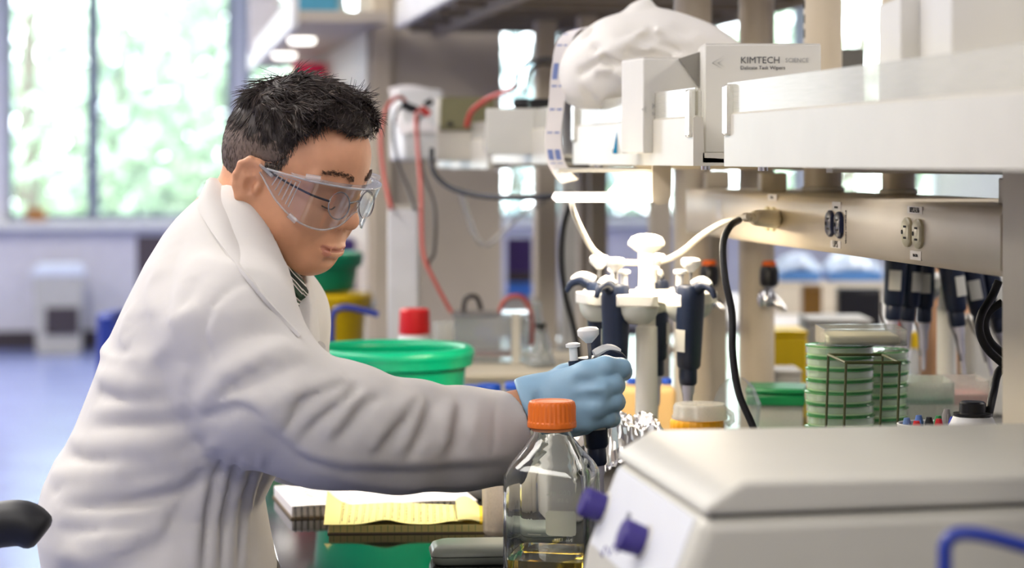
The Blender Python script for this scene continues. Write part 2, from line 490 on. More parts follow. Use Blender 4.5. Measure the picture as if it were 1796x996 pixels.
# outdoors: ground and trees beyond the glass
struct('ground_outside', MB().box(-20, 24, YF + 0.3, 60, -0.6, -0.3), mat('lawn', (120, 150, 90), 0.9, var=0.3, vscale=2))
M_leaf = [mat('leaf_green_%s' % n, c, 0.7, var=0.35, vscale=3) for n, c in (('fresh', (170, 192, 168)), ('blue', (150, 172, 180)), ('pale', (196, 210, 188)))]
M_bark = mat('bark', (96, 84, 74), 0.9, var=0.3)
def tree(x, y, h, r, m, label, seed):
    rg = random.Random(seed)
    t = thing('tree', label, 'tree', (x, y, -0.3), 0, 'trees beyond the windows')
    tr = MB().tube(smooth_path([(0, 0, 0), (rg.uniform(-.1, .1), 0, h * .35), (rg.uniform(-.3, .3), rg.uniform(-.2, .2), h * .75)], 5), [0.16 - 0.011 * i for i in range(11)], 8)
    ob('trunk', tr, M_bark, t)
    cr = MB()
    for k in range(1500):
        a = rg.uniform(0, 6.283); zz = rg.uniform(-1, 1); rr = r * math.sqrt(1 - zz * zz) * rg.uniform(.35, 1.0) ** .5
        c = Vector((rr * math.cos(a), rr * math.sin(a), h * .55 + zz * h * .47)) + Vector((rg.gauss(0, .12), rg.gauss(0, .12), rg.gauss(0, .15)))
        s_ = rg.uniform(.07, .16); ax = Vector((rg.gauss(0, 1), rg.gauss(0, 1), rg.gauss(0, 1))).normalized(); bx_ = ax.orthogonal().normalized(); cx_ = ax.cross(bx_)
        cr.add([c - bx_ * s_, c + cx_ * s_ * .55, c + bx_ * s_, c - cx_ * s_ * .55], [(0, 1, 2, 3)])
    o = ob('foliage', cr, m, t, ang=180); o['kind'] = 'stuff'
for i, (px, d, h, r, k, lb) in enumerate([
        (60, 22, 4.6, 1.5, 0, 'leafy green tree outside at the left end of the big window'), (135, 25, 5.6, 1.4, 1, 'bluish green tree outside, just left of the window mullion'),
        (215, 23, 4.4, 1.2, 2, 'pale green tree outside, just right of the window mullion'), (300, 27, 5.0, 1.3, 1, 'bluish tree further back outside the right window pane'),
        (375, 23, 3.4, 1.1, 0, 'low green tree outside at the right edge of the big window'), (560, 24, 5.0, 1.5, 2, 'pale tree outside behind the shelving of the far bench'),
        (900, 24, 4.2, 1.2, 1, 'bluish green tree seen through the narrow gap right of the beige cabinet'), (1230, 25, 4.6, 1.5, 0, 'green tree outside behind the shelf columns'), (1500, 24, 4.6, 1.5, 2, 'pale green tree outside behind the hanging pipettes')]):
    q = P(px, 300, d); tree(q.x, q.y, h, r, M_leaf[k], lb, 100 + i)

# ------------------------------------------------------------------ bench
BX0, BX1, BY0, BY1 = 0.137, 1.72, 0.95, 6.1
bench = thing('lab_bench', 'long island lab bench with a glossy black top in front of the seated man', 'lab bench', ((BX0 + BX1) / 2, (BY0 + BY1) / 2, 0))
ob('worktop', MB().box(BX0, BX1, BY0, BY1, BZ - 0.032, BZ), M_bench, bench, bevel=0.003, world=True)
ob('apron', MB().box(BX0 + 0.03, BX1 - 0.03, BY0 + 0.03, BY1 - 0.03, BZ - 0.10, BZ - 0.032), mat('dark_apron', (58, 55, 53), 0.6), bench, bevel=0.004, world=True)
ob('centre_panel', MB().box(0.89, 0.95, BY0 + 0.1, BY1 - 0.1, 0, BZ - 0.10), M_lgrey, bench, world=True)
for x in (BX0 + 0.04, BX1 - 0.09):
    for y in (BY0 + 0.05, 2.0, 4.2, BY1 - 0.1):
        ob('leg', MB().box(x, x + 0.05, y, y + 0.05, 0, BZ - 0.10), M_lgrey, bench, bevel=0.004, world=True)
# raceway with outlets
RX = 0.852
RY0, RY1 = PX(1755, 400, RX).y, PX(1203, 350, RX).y
RZ1 = PX(1420, 344, RX).z; RZ0 = PX(1420, 439, RX).z
race = thing('power_raceway', 'beige metal power raceway with blue and ivory outlets spanning the bench', 'raceway', (RX + 0.09, (RY0 + RY1) / 2, RZ0))
prof = [(RX + 0.006, RZ0), (RX, RZ0 + 0.008), (RX, RZ1 - 0.010), (RX + 0.003, RZ1 - 0.003), (RX + 0.010, RZ1), (RX + 0.19, RZ1), (RX + 0.196, RZ1 - 0.008), (RX + 0.196, RZ0 + 0.006), (RX + 0.19, RZ0)]
ob('channel', MB().prism(prof, 1, RY0, RY1), M_beige, race, world=True, ang=50)
ob('end_cap', MB().box(RX + 0.002, RX + 0.194, RY1, RY1 + 0.006, RZ0, RZ1), M_cream, race, world=True)
M_navy = mat('navy_plastic', (18, 30, 66), 0.3)
M_ivory = mat('ivory_plastic', (206, 196, 160), 0.35)
M_ink = mat('black_ink', (40, 36, 34), 0.7, var=0)
M_lab = mat('clear_label_tape', (206, 195, 182), 0.4, var=0)
M_slot = mat('slot_dark', (8, 8, 10), 0.8, var=0)
def outlet(px, py, m, w_=0.0286, h_=0.0343):
    c = PX(px, py, RX)
    g = MB(); n = 20
    poly = []
    for k in range(4 * n):
        a = 2 * math.pi * k / (4 * n); yy = math.cos(a) * h_ / 2; zz = math.sin(a) * h_ / 2
        yy = max(-w_ / 2, min(w_ / 2, yy)); poly.append((yy, zz))
    g.rings([[(c.x + 0.001, c.y + p[0], c.z + p[1]) for p in poly], [(c.x - 0.003, c.y + p[0], c.z + p[1]) for p in poly], [(c.x - 0.005, c.y + p[0] * .86, c.z + p[1] * .86) for p in poly]])
    o = ob('outlet', g, m, race, world=True)
    s = MB()
    for dz in (-0.0065, 0.0065): s.box(c.x - 0.0056, c.x - 0.0048, c.y - 0.006, c.y + 0.003, c.z + dz - 0.0012, c.z + dz + 0.0012)
    so = ob('slot', s, M_slot, o); so.data.transform(Matrix.Translation(-race.location))
    s2 = MB().cyl((c.x - 0.0056, c.y + 0.0085, c.z), (c.x - 0.004, c.y + 0.0085, c.z), 0.0026, seg=12)
    so = ob('ground_hole', s2, M_slot, o); so.data.transform(Matrix.Translation(-race.location))
for px, py, m in ((1458, 392, M_navy), (1473.6, 394.5, M_navy), (1593.4, 407, M_ivory), (1613, 410, M_ivory), (1347, 383, M_ivory), (1357, 384, M_ivory)):
    outlet(px, py, m)
def plate(px0, px1, py0, py1):
    a = PX(px0, py0, RX); b = PX(px1, py1, RX); pc = PX((px0 + px1) / 2, (py0 + py1) / 2, RX); hh = (py1 - py0) * dX((px0 + px1) / 2, RX) / F / 2
    ob('label_tape', MB().box(RX - 0.0006, RX + 0.001, b.y, a.y, pc.z - hh, pc.z + hh), M_lab, race, world=True)
    return pc
Yd = (0, -1, 0)
c = plate(1457, 1475, 422, 435); text('lettering', 'UPS', 0.0125, M_ink, c + Vector((-0.0009, 0, 0)), Yd, (0, 0, 1), race)
c = plate(1460, 1475, 354, 368); text('lettering', 'UPS-2 L1', 0.0038, M_ink, c + Vector((-0.0009, 0, -.002)), Yd, (0, 0, 1), race)
c = plate(1592, 1618, 362, 375); text('lettering', 'RPL2-L16', 0.0085, M_ink, c + Vector((-0.0009, 0, 0)), Yd, (0, 0, 1), race)
c = plate(1597, 1616, 440, 456); text('lettering', 'L16-22A', 0.0048, M_ink, c + Vector((-0.0009, 0, 0)), Yd, (0, 0, 1), race)
c = plate(1347, 1363, 341, 352); text('lettering', 'RPL2-L', 0.0055, M_ink, c + Vector((-0.0009, 0, 0)), Yd, (0, 0, 1), race)
c = plate(1256, 1267, 350, 384)
c = PX(1484, 398, RX); text('lettering', 'EMERGENCY POWER', 0.0045, M_ink, c + Vector((-0.0007, 0, 0)), (0, 0, -1), Yd, race)
# uprights
M_postm = mat('near_upright_beige', (196, 184, 160), 0.45, var=0.03)
def column(px, X, r, z0, z1, label, name='shelf_column', slots=False):
    q = PX(px, 300, X)
    t = thing(name, label, 'column', (q.x, q.y, z0))
    ob('tube', MB().lathe([(r, 0), (r, z1 - z0)], 32), M_beige, t)
    ob('collar', MB().lathe([(r + 0.002, 0.0), (r + 0.004, 0.002), (r + 0.004, 0.006), (r, 0.008)], 32), M_cream, t)
    if slots:
        for k in range(16):
            zz = 0.10 + k * 0.022
            if zz < z1 - z0 - .03: ob('slot', MB().box(-r - 0.0004, -r + 0.004, -0.003, 0.003, zz, zz + 0.013), M_slot, t)
    return q
UPZ = 1.40 + 0.366
q1 = column(1215, 0.893, 0.032, BZ, UPZ, 'round beige column with a gas tap, nearest the pipette carousel', slots=False)
q2 = column(1327, 1.02, 0.031, BZ, UPZ, 'round beige column with a gas tap, right of the black hanging cord')
q3 = column(1443, 0.985, 0.029, RZ1, 2.2, 'slotted beige column rising from the raceway behind the white printed box', slots=True)
q4 = column(1576, 1.10 - .085, 0.023, RZ1, 2.2, 'slim beige column rising from the raceway behind the near shelf edge')
pu = PX(1755, 500, RX - 0.006); SZ_POST = ZC - 0.0092
post = thing('shelf_upright', 'wide flat beige upright at the right end of the raceway', 'upright', (RX + 0.05, pu.y - 0.045, BZ))
ob('post', MB().box(RX - 0.006, RX + 0.14, pu.y - 0.09, pu.y - 0.001, BZ, SZ_POST), M_postm, post, bevel=0.004, world=True)
ob('foot_plate', MB().box(RX - 0.02, RX + 0.16, pu.y - 0.105, pu.y - 0.001, BZ, BZ + 0.008), M_postm, post, bevel=0.002, world=True)
ob('slot', MB().box(RX - 0.008, RX - 0.004, pu.y - 0.055, pu.y - 0.045, 1.0, 1.03), M_slot, post, world=True)
# gas taps
M_orange = mat('orange_plastic', (240, 106, 30), 0.4)
M_blackp = mat('black_plastic', (26, 25, 27), 0.35)
def tap(q, r, px, py, label):
    d = math.hypot(q.x, q.y) - r
    b = P(px, py, d * CT if False else (q.x * ST + q.y * CT) - r)       # front of the column
    t = thing('gas_tap', label, 'gas tap', (b.x, b.y, b.z), -TH)
    ob('flange', MB().cyl((0, 0.002, 0), (0, -0.008, 0), 0.016, 0.014, 20), M_chrome, t)
    ob('stem', MB().tube(smooth_path([(0, -0.004, 0), (0, -0.03, 0), (0, -0.034, 0.012), (0, -0.034, 0.03)], 5), 0.007, 12), M_chrome, t)
    ob('knob', MB().lathe([(0.010, 0.022), (0.015, 0.025), (0.0165, 0.032), (0.0165, 0.05), (0.0135, 0.058), (0.012, 0.059)], 12, (0, -0.034, 0)), M_blackp, t)
    ob('knob_cap', MB().lathe([(0.0122, 0.057), (0.0122, 0.064), (0.009, 0.067)], 24, (0, -0.034, 0)), M_orange, t)
    ob('nozzle', MB().tube([(0.002, -0.034, 0.004), (0.012, -0.045, -0.004), (0.026, -0.052, -0.016)], [0.011, 0.0085, 0.004], 12), M_chrome, t)
    ob('valve_body', MB().lathe([(0.004, -0.016), (0.013, -0.012), (0.016, 0.0), (0.012, 0.014), (0.007, 0.02)], 20, (-0.004, -0.034, 0)), M_chrome, t)
tap(q1, 0.032, 1241, 524, 'black gas tap with orange cap beside the pipette carousel')
tap(q2, 0.031, 1345, 524, 'black gas tap with orange cap on the column right of the black cord')
# lower shelf trays with translucent guards
SX = 0.640; SZ0, SZ1, SZ2 = ZC - 0.009, ZC + 0.050, ZC + 0.087
M_guard = clear('milky_guard', (238, 236, 226), body=0.62, rough=0.2, edge=0.6)
def tray(y0, y1, label, x1=1.24, dz=0.0, sx=SX):
    t = thing('shelf_tray', label, 'shelf', ((sx + x1) / 2, (y0 + y1) / 2, SZ0 + dz), 0, 'trays of the lower bench shelf')
    W_ = True
    ob('deck', MB().box(sx + 0.012, x1 - 0.012, y0, y1, SZ0 + dz + 0.004, SZ0 + dz + 0.016), M_cream, t, world=True)
    lp = [(sx, SZ0), (sx, SZ1), (sx + 0.004, SZ1 + 0.003), (sx + 0.012, SZ1), (sx + 0.014, SZ0 + 0.01), (sx + 0.05, SZ0 + 0.008), (sx + 0.05, SZ0)]
    ob('front_lip', MB().prism([(a, b + dz) for a, b in lp], 1, y0, y1), M_cream, t, world=True)
    ob('rear_lip', MB().prism([(sx + x1 - a, b + dz) for a, b in lp], 1, y0, y1), M_cream, t, world=True)
    ob('guard', MB().box(sx + 0.003, sx + 0.007, y0 + 0.004, y1 - 0.004, SZ1 + dz - 0.01, SZ2 + dz), M_guard, t, world=True)
    for yy in (y0 + 0.004, y1 - 0.03):
        ob('guard_clip', MB().box(sx - 0.004, sx + 0.012, yy, yy + 0.026, SZ0 + dz + 0.035, SZ2 + dz - 0.002), clear('clip_plastic', (240, 238, 228), body=0.75), t, bevel=0.003, world=True)
    for yy in (y0 + 0.06, y1 - 0.06):
        ob('bolt', MB().cyl((sx + 0.03, yy, SZ0 + dz + 0.001), (sx + 0.03, yy, SZ0 + dz - 0.005), 0.006, seg=10), M_chrome, t, world=True)
    return t
YA = lambda px: PX(px, 285, SX).y
tray(0.75, YA(1270), 'nearest cream shelf tray with a milky plastic edge, crossing the right foreground')
tray(YA(1216), YA(1005), 'cream shelf tray carrying the crumpled plastic bag, above the under-shelf lamp')
tray(YA(965), YA(862), 'cream shelf tray left of the hanging paper strip')
tray(YA(855), 5.28, 'far cream shelf tray carrying the power supply with red leads', dz=-0.012)
# brackets that carry the trays from the columns / raceway
M_br = mat('bracket_beige', (196, 184, 162), 0.45)
def bracket(x, y, z0, label, n='shelf_bracket'):
    t = thing(n, label, 'bracket', (x, y, z0))
    ob('arm', MB().prism([(SX + 0.06 - x, SZ0 - z0), (1.2 - x, SZ0 - z0), (1.2 - x, SZ0 - z0 - 0.012), (SX + 0.06 - x, SZ0 - z0 - 0.006)], 1, -0.012, 0.012), M_br, t)
    ob('foot', MB().box(-0.02, 0.02, -0.012, 0.012, 0, SZ0 - z0 - 0.012), M_br, t, bevel=0.002)
for i, (y, lb) in enumerate([(1.75, 'shelf bracket hidden under the near tray'), ]):
    pass
for y, lb in ((RY0 + 0.1, 'short beige shelf bracket on the raceway near the right upright'), (q3.y + 0.02, 'short beige shelf bracket on the raceway beside the slotted column'), (q1.y - 0.09, 'short beige shelf bracket on the far end of the raceway')):
    bracket(RX + 0.06, y, RZ1, lb)
for y, lb in ((3.95, 'square beige shelf post under the third shelf tray'), (5.05, 'square beige shelf post under the farthest shelf tray')):
    bracket(0.98, y, BZ, lb, 'shelf_post')
# upper shelf
US = thing('upper_shelf', 'high grey-brown shelf with ribbed underside and bright front lip, above the bench', 'shelf', (1.05, 4.9, UPZ))
M_brown = mat('shelf_underside', (150, 138, 120), 0.6)
uy0, uy1 = 3.45, PX(693, 48, SX).y
ob('board', MB().box(SX + 0.02, 1.46, uy0, uy1, UPZ, UPZ + 0.02), M_brown, US, world=True)
ob('front_lip', MB().box(SX, SX + 0.02, uy0, uy1, UPZ - 0.005, UPZ + 0.075), M_white, US, world=True, bevel=0.003)
for k in range(9):
    yy = uy0 + 0.1 + k * (uy1 - uy0 - 0.2) / 8
    ob('rib', MB().box(SX + 0.03, 1.45, yy, yy + 0.03, UPZ - 0.018, UPZ), M_brown, US, world=True, bevel=0.002)
for x in (SX + 0.10, 1.38):
    ob('rail', MB().box(x, x + 0.025, uy0, uy1, UPZ - 0.03, UPZ - 0.0), M_brown, US, world=True)
# under-shelf task lamp
LP = P(1055, 338, 3.05)
TL = thing('task_lamp', 'bright white under-shelf task lamp with a beige bracket', 'lamp', (LP.x, LP.y, LP.z - .008), -TH)
M_tl = glow('task_diffuser', (255, 246, 232), 3.0)
ob('diffuser', MB().hexa([(-0.062, -0.05, -0.004), (0.066, -0.05, -0.004), (0.066, 0.30, -0.004), (-0.062, 0.30, -0.004), (-0.058, -0.045, 0.004), (0.066, -0.045, 0.004), (0.066, 0.3, 0.004), (-0.058, 0.3, 0.004)]), M_tl, TL)
ob('reflector', MB().hexa([(0.02, -0.03, 0.006), (0.066, -0.03, 0.006), (0.066, 0.28, 0.006), (0.02, 0.28, 0.006), (0.05, -0.02, 0.035), (0.066, -0.02, 0.035), (0.066, 0.28, 0.035), (0.05, 0.28, 0.035)]), M_tl, TL)
ob('housing', MB().box(-0.058, 0.075, 0.0, 0.28, 0.0355, 0.040), M_cream, TL)
ob('bracket', MB().prism([(0.067, -0.004), (0.075, -0.008), (0.088, -0.006), (0.092, 0.004), (0.092, 0.05), (0.067, 0.05)], 1, -0.03, -0.012), M_beige, TL)
l = area_light('task_lamp_light', (LP.x + 0.06, LP.y + 0.12, LP.z - 0.018), 0.14, 0.34, 6.0, (1.0, 0.86, 0.66), rot=(0, 0, -TH))
# ------------------------------------------------------------------ far island: cabinet, posts, shelf with goods
FC = P(652, 300, 6.35); FD = P(886, 300, 6.35)
tc = thing('tall_cabinet', 'tall plain beige cabinet standing behind the bench', 'cabinet', ((FC.x + FD.x) / 2, FC.y + 0.25, 0))
ob('side_panel', MB().box(FC.x + 0.055, FD.x, FC.y - 0.0, FC.y + 0.5, 0, 2.3), M_beige2, tc, world=True, bevel=0.004)
ob('corner_post', MB().box(FC.x, FC.x + 0.055, FC.y - 0.02, FC.y + 0.5, 0, 2.3), M_beige, tc, world=True, bevel=0.004)
def fpost(px0, px1, d, z0, z1, m, label):
    a = P(px0, 300, d); b = P(px1, 300, d)
    t = thing('frame_post', label, 'post', ((a.x + b.x) / 2, a.y, z0))
    ob('tube', MB().box(a.x, b.x, a.y - 0.03, a.y + 0.03, z0, z1), m, t, world=True, bevel=0.004)
    ob('foot', MB().box(a.x - 0.008, b.x + 0.008, a.y - 0.04, a.y + 0.04, z0, z0 + 0.012), m, t, world=True)
fpost(938, 976, 5.5, BZ, UPZ - 0.03, M_beige2, 'brown-beige post right of the bright window gap')
fpost(1014, 1046, 5.3, BZ, UPZ - 0.03, M_beige2, 'brown-beige post behind the carousel, left of the white cap')
fpost(984, 1012, 5.9, BZ, UPZ - 0.03, M_lgrey, 'pale grey post between the two brown-beige posts')
fpost(1140, 1176, 5.8, BZ, UPZ - 0.03, M_beige2, 'brown-beige post behind the carousel, right of its white stem')
fpost(590, 606, 9.0, 0, 2.3, M_beige2, 'thin beige post left of the tall cabinet, under the far shelf')
FS = thing('far_shelf', 'beige wall shelf with small lights underneath, behind the head of the man', 'shelf', (0.75, 7.7, UPZ))
fy0, fy1, fX = 6.05, 9.1, 0.36
ob('board', MB().box(fX, FC.x + .02, fy0, FC.y - 0.03, UPZ, UPZ + 0.03), M_beige2, FS, world=True)
ob('long_board', MB().box(fX, FC.x + 0.0, FC.y - 0.03, fy1, UPZ, UPZ + 0.03), M_beige2, FS, world=True)
ob('front_lip', MB().box(fX - 0.02, fX, fy0, fy1, UPZ - 0.02, UPZ + 0.07), M_white, FS, world=True, bevel=0.004)
ob('back_panel', MB().box(FC.x - 0.012, FC.x - 0.002, FC.y + .02, fy1, 0, UPZ), M_beige2, FS, world=True)
for yy in (6.9, 7.9):
    ob('puck_light', MB().lathe([(0.035, 0), (0.04, 0.004), (0.04, 0.016)], 20, (fX + 0.06, yy, UPZ - 0.016)), glow('puck_glow', (255, 250, 240), 4.0), FS, world=True)
FB = thing('far_bench', 'low white far bench left of the tall cabinet', 'bench', (0.0 + FC.x - 0.15, 7.7, 0))
ob('top', MB().box(fX + 0.0, FC.x - 0.013, 6.5, 9.1, 0.88, 0.91), M_lgrey, FB, world=True)
ob('cabinet', MB().box(fX + 0.03, FC.x - 0.013, 6.55, 9.05, 0.0, 0.88), M_lgrey, FB, world=True)
# ------------------------------------------------------------------ the seated man
M_skin = mat('skin', (214, 156, 120), 0.46, var=0.10, vscale=30, bump=0.06, bscale=220, sss=0.05)
M_lips = mat('lips', (204, 138, 114), 0.4, var=0.05, sss=0.1)
M_hair = mat('dark_hair', (54, 45, 41), 0.5, var=0.45, vscale=120, spec=0.4)
M_hairg = mat('grey_hair', (122, 108, 98), 0.5, var=0.3, vscale=120)
M_brow = mat('brow_hair', (92, 70, 58), 0.7)
def coat_material():
    m = mat('white_cotton', (208, 204, 199), 0.85, var=0.02, vscale=20, bump=0.05, bscale=700, sheen=0.15)
    return m
M_coat = coat_material()
M_glove = mat('blue_nitrile', (156, 196, 222), 0.42, var=0.04, vscale=30, bump=0.08, bscale=90)
M_trous = mat('dark_trousers', (52, 54, 62), 0.85)
def shirt_material():
    m = bpy.data.materials.new('striped_shirt'); m.use_nodes = True; nt = m.node_tree; b = nt.nodes['Principled BSDF']
    b.inputs['Roughness'].default_value = 0.85
    tc = nt.nodes.new('ShaderNodeTexCoord'); mp = nt.nodes.new('ShaderNodeMapping'); mp.inputs['Rotation'].default_value = (0, math.radians(36), math.radians(10))
    w = nt.nodes.new('ShaderNodeTexWave'); w.inputs['Scale'].default_value = 17; w.inputs['Distortion'].default_value = 0.3
    r = nt.nodes.new('ShaderNodeValToRGB'); r.color_ramp.interpolation = 'CONSTANT'
    cs = [(0.0, (38, 62, 44)), (0.35, (216, 208, 200)), (0.5, (120, 110, 104)), (0.62, (54, 76, 56)), (0.8, (222, 216, 208)), (0.92, (40, 48, 40))]
    el = r.color_ramp.elements
    el[0].position = 0; el[0].color = (*lin(cs[0][1]), 1); el[1].position = cs[1][0]; el[1].color = (*lin(cs[1][1]), 1)
    for p, c in cs[2:]:
        e = el.new(p); e.color = (*lin(c), 1)
    nt.links.new(tc.outputs['Object'], mp.inputs[0]); nt.links.new(mp.outputs[0], w.inputs['Vector']); nt.links.new(w.outputs['Fac'], r.inputs[0]); nt.links.new(r.outputs[0], b.inputs['Base Color'])
    return m
M_shirt = shirt_material()

# head frame: x forward, y to his left (away from the camera), z up
HP, HY = math.radians(20), math.radians(25)
HO = Cs(493, 322, 2.68)
c_, s_ = math.cos(HP), math.sin(HP); cy, sy = math.cos(HY), math.sin(HY)
Fh = np.array([cy, -sy, 0]); Lh = np.array([sy, cy, 0]); Zh = np.array([0, 0, 1.0])
AX = np.stack([c_ * Fh - s_ * Zh, Lh, s_ * Fh + c_ * Zh])       # rows: forward, left, up (camera-aligned)
def H2C(p):
    p = np.array(p, float); x = p[..., 0]
    p[..., 0] = np.where(x > 0.02, 0.02 + (x - 0.02) * 0.885, x)
    return HO + p @ AX
def C2H(p): return (np.asarray(p, float) - HO) @ AX.T
def H2W(p): return C2W(H2C(p))

hv = Vol((-0.17, -0.105, -0.17), (0.145, 0.105, 0.135), 0.0017)
hv.ell((0.012, 0, 0.035), (0.092, 0.075, 0.078), 0.01, m=0.03)
hv.ell((0.047, 0, 0.055), (0.056, 0.058, 0.047), 0.02, m=0.03)
hv.ell((0.048, 0, -0.030), (0.054, 0.056, 0.056), 0.03, m=0.03)
hv.ell((0.076, 0, -0.061), (0.027, 0.030, 0.022), 0.02, m=0.03)
for s in (-1, 1):
    hv.ell((0.063, s * 0.036, -0.020), (0.032, 0.029, 0.032), 0.02)
    hv.cap((0.004, s * 0.052, -0.030), (0.070, s * 0.016, -0.064), 0.020, 0.017, 0.025)
    hv.ell((0.02, s * 0.050, -0.02), (0.04, 0.021, 0.04), 0.02)
    hv.cap((0.094, s * 0.010, 0.029), (0.078, s * 0.050, 0.030), 0.011, 0.010, 0.014)
# neck in head coordinates
n0, n1, n2 = C2H(Cs(462, 345, 2.69)), C2H(Cs(405, 415, 2.70)), C2H(Cs(345, 500, 2.71))
hv.chain([n0, n1, n2], [0.055, 0.056, 0.062], 0.02, m=0.05)
hv.cap(C2H(Cs(500, 412, 2.68)), C2H(Cs(446, 446, 2.69)), 0.030, 0.036, 0.020)
for s in (-1, 1):
    hv.ell((0.109, s * 0.032, 0.012), (0.017, 0.019, 0.011), 0.014, 's')
    hv.ell((0.080, s * 0.032, 0.011), (0.0165, 0.0165, 0.0125), 0.004)
    hv.cap((0.0972, s * 0.018, 0.0040), (0.0945, s * 0.045, 0.0055), 0.0018, 0.0012, 0.002, 's')
# nose
hv.cap((0.099, 0, 0.024), (0.113, 0, -0.006), 0.0068, 0.0095, 0.012)
hv.ell((0.1125, 0, -0.0098), (0.0125, 0.0125, 0.0105), 0.006)
for s in (-1, 1):
    hv.ell((0.1035, s * 0.0135, -0.0138), (0.0105, 0.0082, 0.0085), 0.005)
    hv.ell((0.1085, s * 0.0068, -0.0205), (0.005, 0.0032, 0.004), 0.002, 's')
# mouth
hv.ell((0.091, 0, -0.043), (0.0150, 0.028, 0.018), 0.012)
def surfx(y, z):
    xs_ = np.arange(0.128, 0.05, -0.0005); vv = hv.at(np.stack([xs_, np.full_like(xs_, y), np.full_like(xs_, z)], -1)); i = np.argmax(vv < 0)
    v0, v1 = vv[i - 1], vv[i]; return xs_[i] 
ys_ = np.linspace(-0.028, 0.028, 13)
mz = lambda y: -0.0478 + 3.2 * y * y
mouth = [np.array([surfx(y, mz(y)), y, mz(y)]) for y in ys_]
uplip = [np.array([surfx(y, mz(y) + .0032) - .0010, y, mz(y) + 0.0036 * (1 - (y / .028) ** 2)]) for y in ys_[1:-1]]
lolip = [np.array([surfx(y, mz(y) - .0046) - .0016, y, mz(y) - 0.0050 * (1 - (y / .028) ** 2)]) for y in ys_[2:-2]]
hv.chain(uplip, [0.0022] + [0.0031] * 9 + [0.0022], 0.004)
hv.chain(lolip, [0.0024] + [0.0043] * 7 + [0.0024], 0.005)
hv.chain([p + np.array([0.0012, 0, 0]) for p in mouth], [0.0021, .0019] + [0.0016] * 9 + [.0019, 0.0021], 0.0016, 's')
hv.cap((0.1035, -0.01, -0.0605), (0.1035, 0.01, -0.0605), 0.003, 0.003, 0.008, 's')
# ears
for s in (-1, 1):
    a = math.radians(24)
    R = np.array([[math.cos(a), -s * math.sin(a), 0.12], [s * math.sin(a), math.cos(a), 0], [-0.12, 0, 1.0]])
    c = np.array([0.003, s * 0.0765, 0.004])
    nrm = s * R[1]
    hv.ell(c, (0.0170, 0.0090, 0.0285), 0.005, R=R)
    hv.ell(c + nrm * 0.0095 + np.array([0.003, 0, -0.002]), (0.0085, 0.0085, 0.0125), 0.003, 's', R=R)
    hv.ell(c + nrm * 0.0100 + np.array([-0.004, 0, 0.014]), (0.0075, 0.0050, 0.0070), 0.003, 's', R=R)
    hel = [c + np.array([x, s * (0.0040 - 0.44 * x), z]) for x, z in ((0.0125, 0.004), (0.0110, 0.015), (0.005, 0.0245), (-0.005, 0.0265), (-0.0135, 0.018), (-0.0155, 0.004), (-0.0125, -0.008), (-0.005, -0.019))]
    hv.chain(hel, [0.0028, 0.0034, 0.0036, 0.0036, 0.0034, 0.0032, 0.0034, 0.0060], 0.004)
    hv.ell(c + np.array([0.012, s * 0.002, -0.004]), (0.0045, 0.0045, 0.006), 0.004)
HV, HF = hv.mesh(); HV = relax(HV, HF, 3, 0.5)
cent = HV[HF].mean(1)
def near_line(c, pts, r):
    best = np.full(len(c), 9.0)
    for a_, b_ in zip(pts[:-1], pts[1:]):
        a_ = np.array(a_); b_ = np.array(b_); ab = b_ - a_; t = np.clip(((c - a_) @ ab) / (ab @ ab), 0, 1)
        best = np.minimum(best, np.linalg.norm(c - a_ - t[:, None] * ab, axis=1))
    return best < r
lipm = near_line(cent, uplip, 0.0043) | near_line(cent, lolip, 0.0056)
# rest of the body: torso, arms, legs (mostly under clothes), joined into the same mesh
bv = Vol((-0.62, 2.30, 0.02), (0.24, 3.12, 1.30), 0.012)
Shd, Shl = Cs(415, 590, 2.53), Cs(470, 560, 2.86)
bv.chain([Cs(400, 470, 2.69), Cs(382, 600, 2.69), Cs(335, 760, 2.69), Cs(268, 980, 2.69), Cs(268, 1210, 2.69)], [0.055, 0.075, 0.075, 0.08, 0.09], 0.03, m=0.06)
bv.chain([Cs(400, 490, 2.69), Shd, Cs(625, 757, 2.55), Cs(800, 765, 2.62), Cs(925, 716, 2.668)], [0.04, 0.042, 0.036, 0.034, 0.0275], 0.02)
bv.chain([Cs(400, 490, 2.69), Shl, Cs(500, 770, 2.93), Cs(610, 790, 2.93), Cs(655, 798, 2.93)], [0.04, 0.042, 0.036, 0.034, 0.03], 0.02)
hipz = 0.70
for w, ww in ((2.57, 2.54), (2.81, 2.84)):
    kn = np.array([0.02, ww, 0.66]); 
    bv.chain([np.array([-0.42, w, hipz]), kn, np.array([-0.02, ww, 0.30]), np.array([-0.04, ww, 0.12])], [0.085, 0.062, 0.055, 0.04], 0.02)
    bv.cap(np.array([-0.05, ww, 0.09]), np.array([0.10, ww, 0.075]), 0.04, 0.032, 0.02)
BV, BF = bv.mesh(); BV = relax(BV, BF, 2)
PO = C2W(np.array([-0.40, 2.69, 0.05]))
allV = np.concatenate([H2W(HV), C2W(BV)]) - PO
person = vobj('person', allV, np.concatenate([HF, BF + len(HV)]), [M_skin, M_lips])
person.location = tuple(PO)
mi = np.zeros(len(HF) + len(BF), np.int32); mi[:len(HF)][lipm] = 1
person.data.polygons.foreach_set('material_index', mi)
tag(person, 'seated man in white lab coat and clear goggles leaning over the bench', 'person')
def pchild(name, V, Fq, m): return vobj(name, V - PO, Fq, m, person)
def pmesh(name, mb, m, ang=60):
    mb.v = [tuple(np.array(p) - PO) for p in mb.v]; return ob(name, mb, m, person, ang=ang)

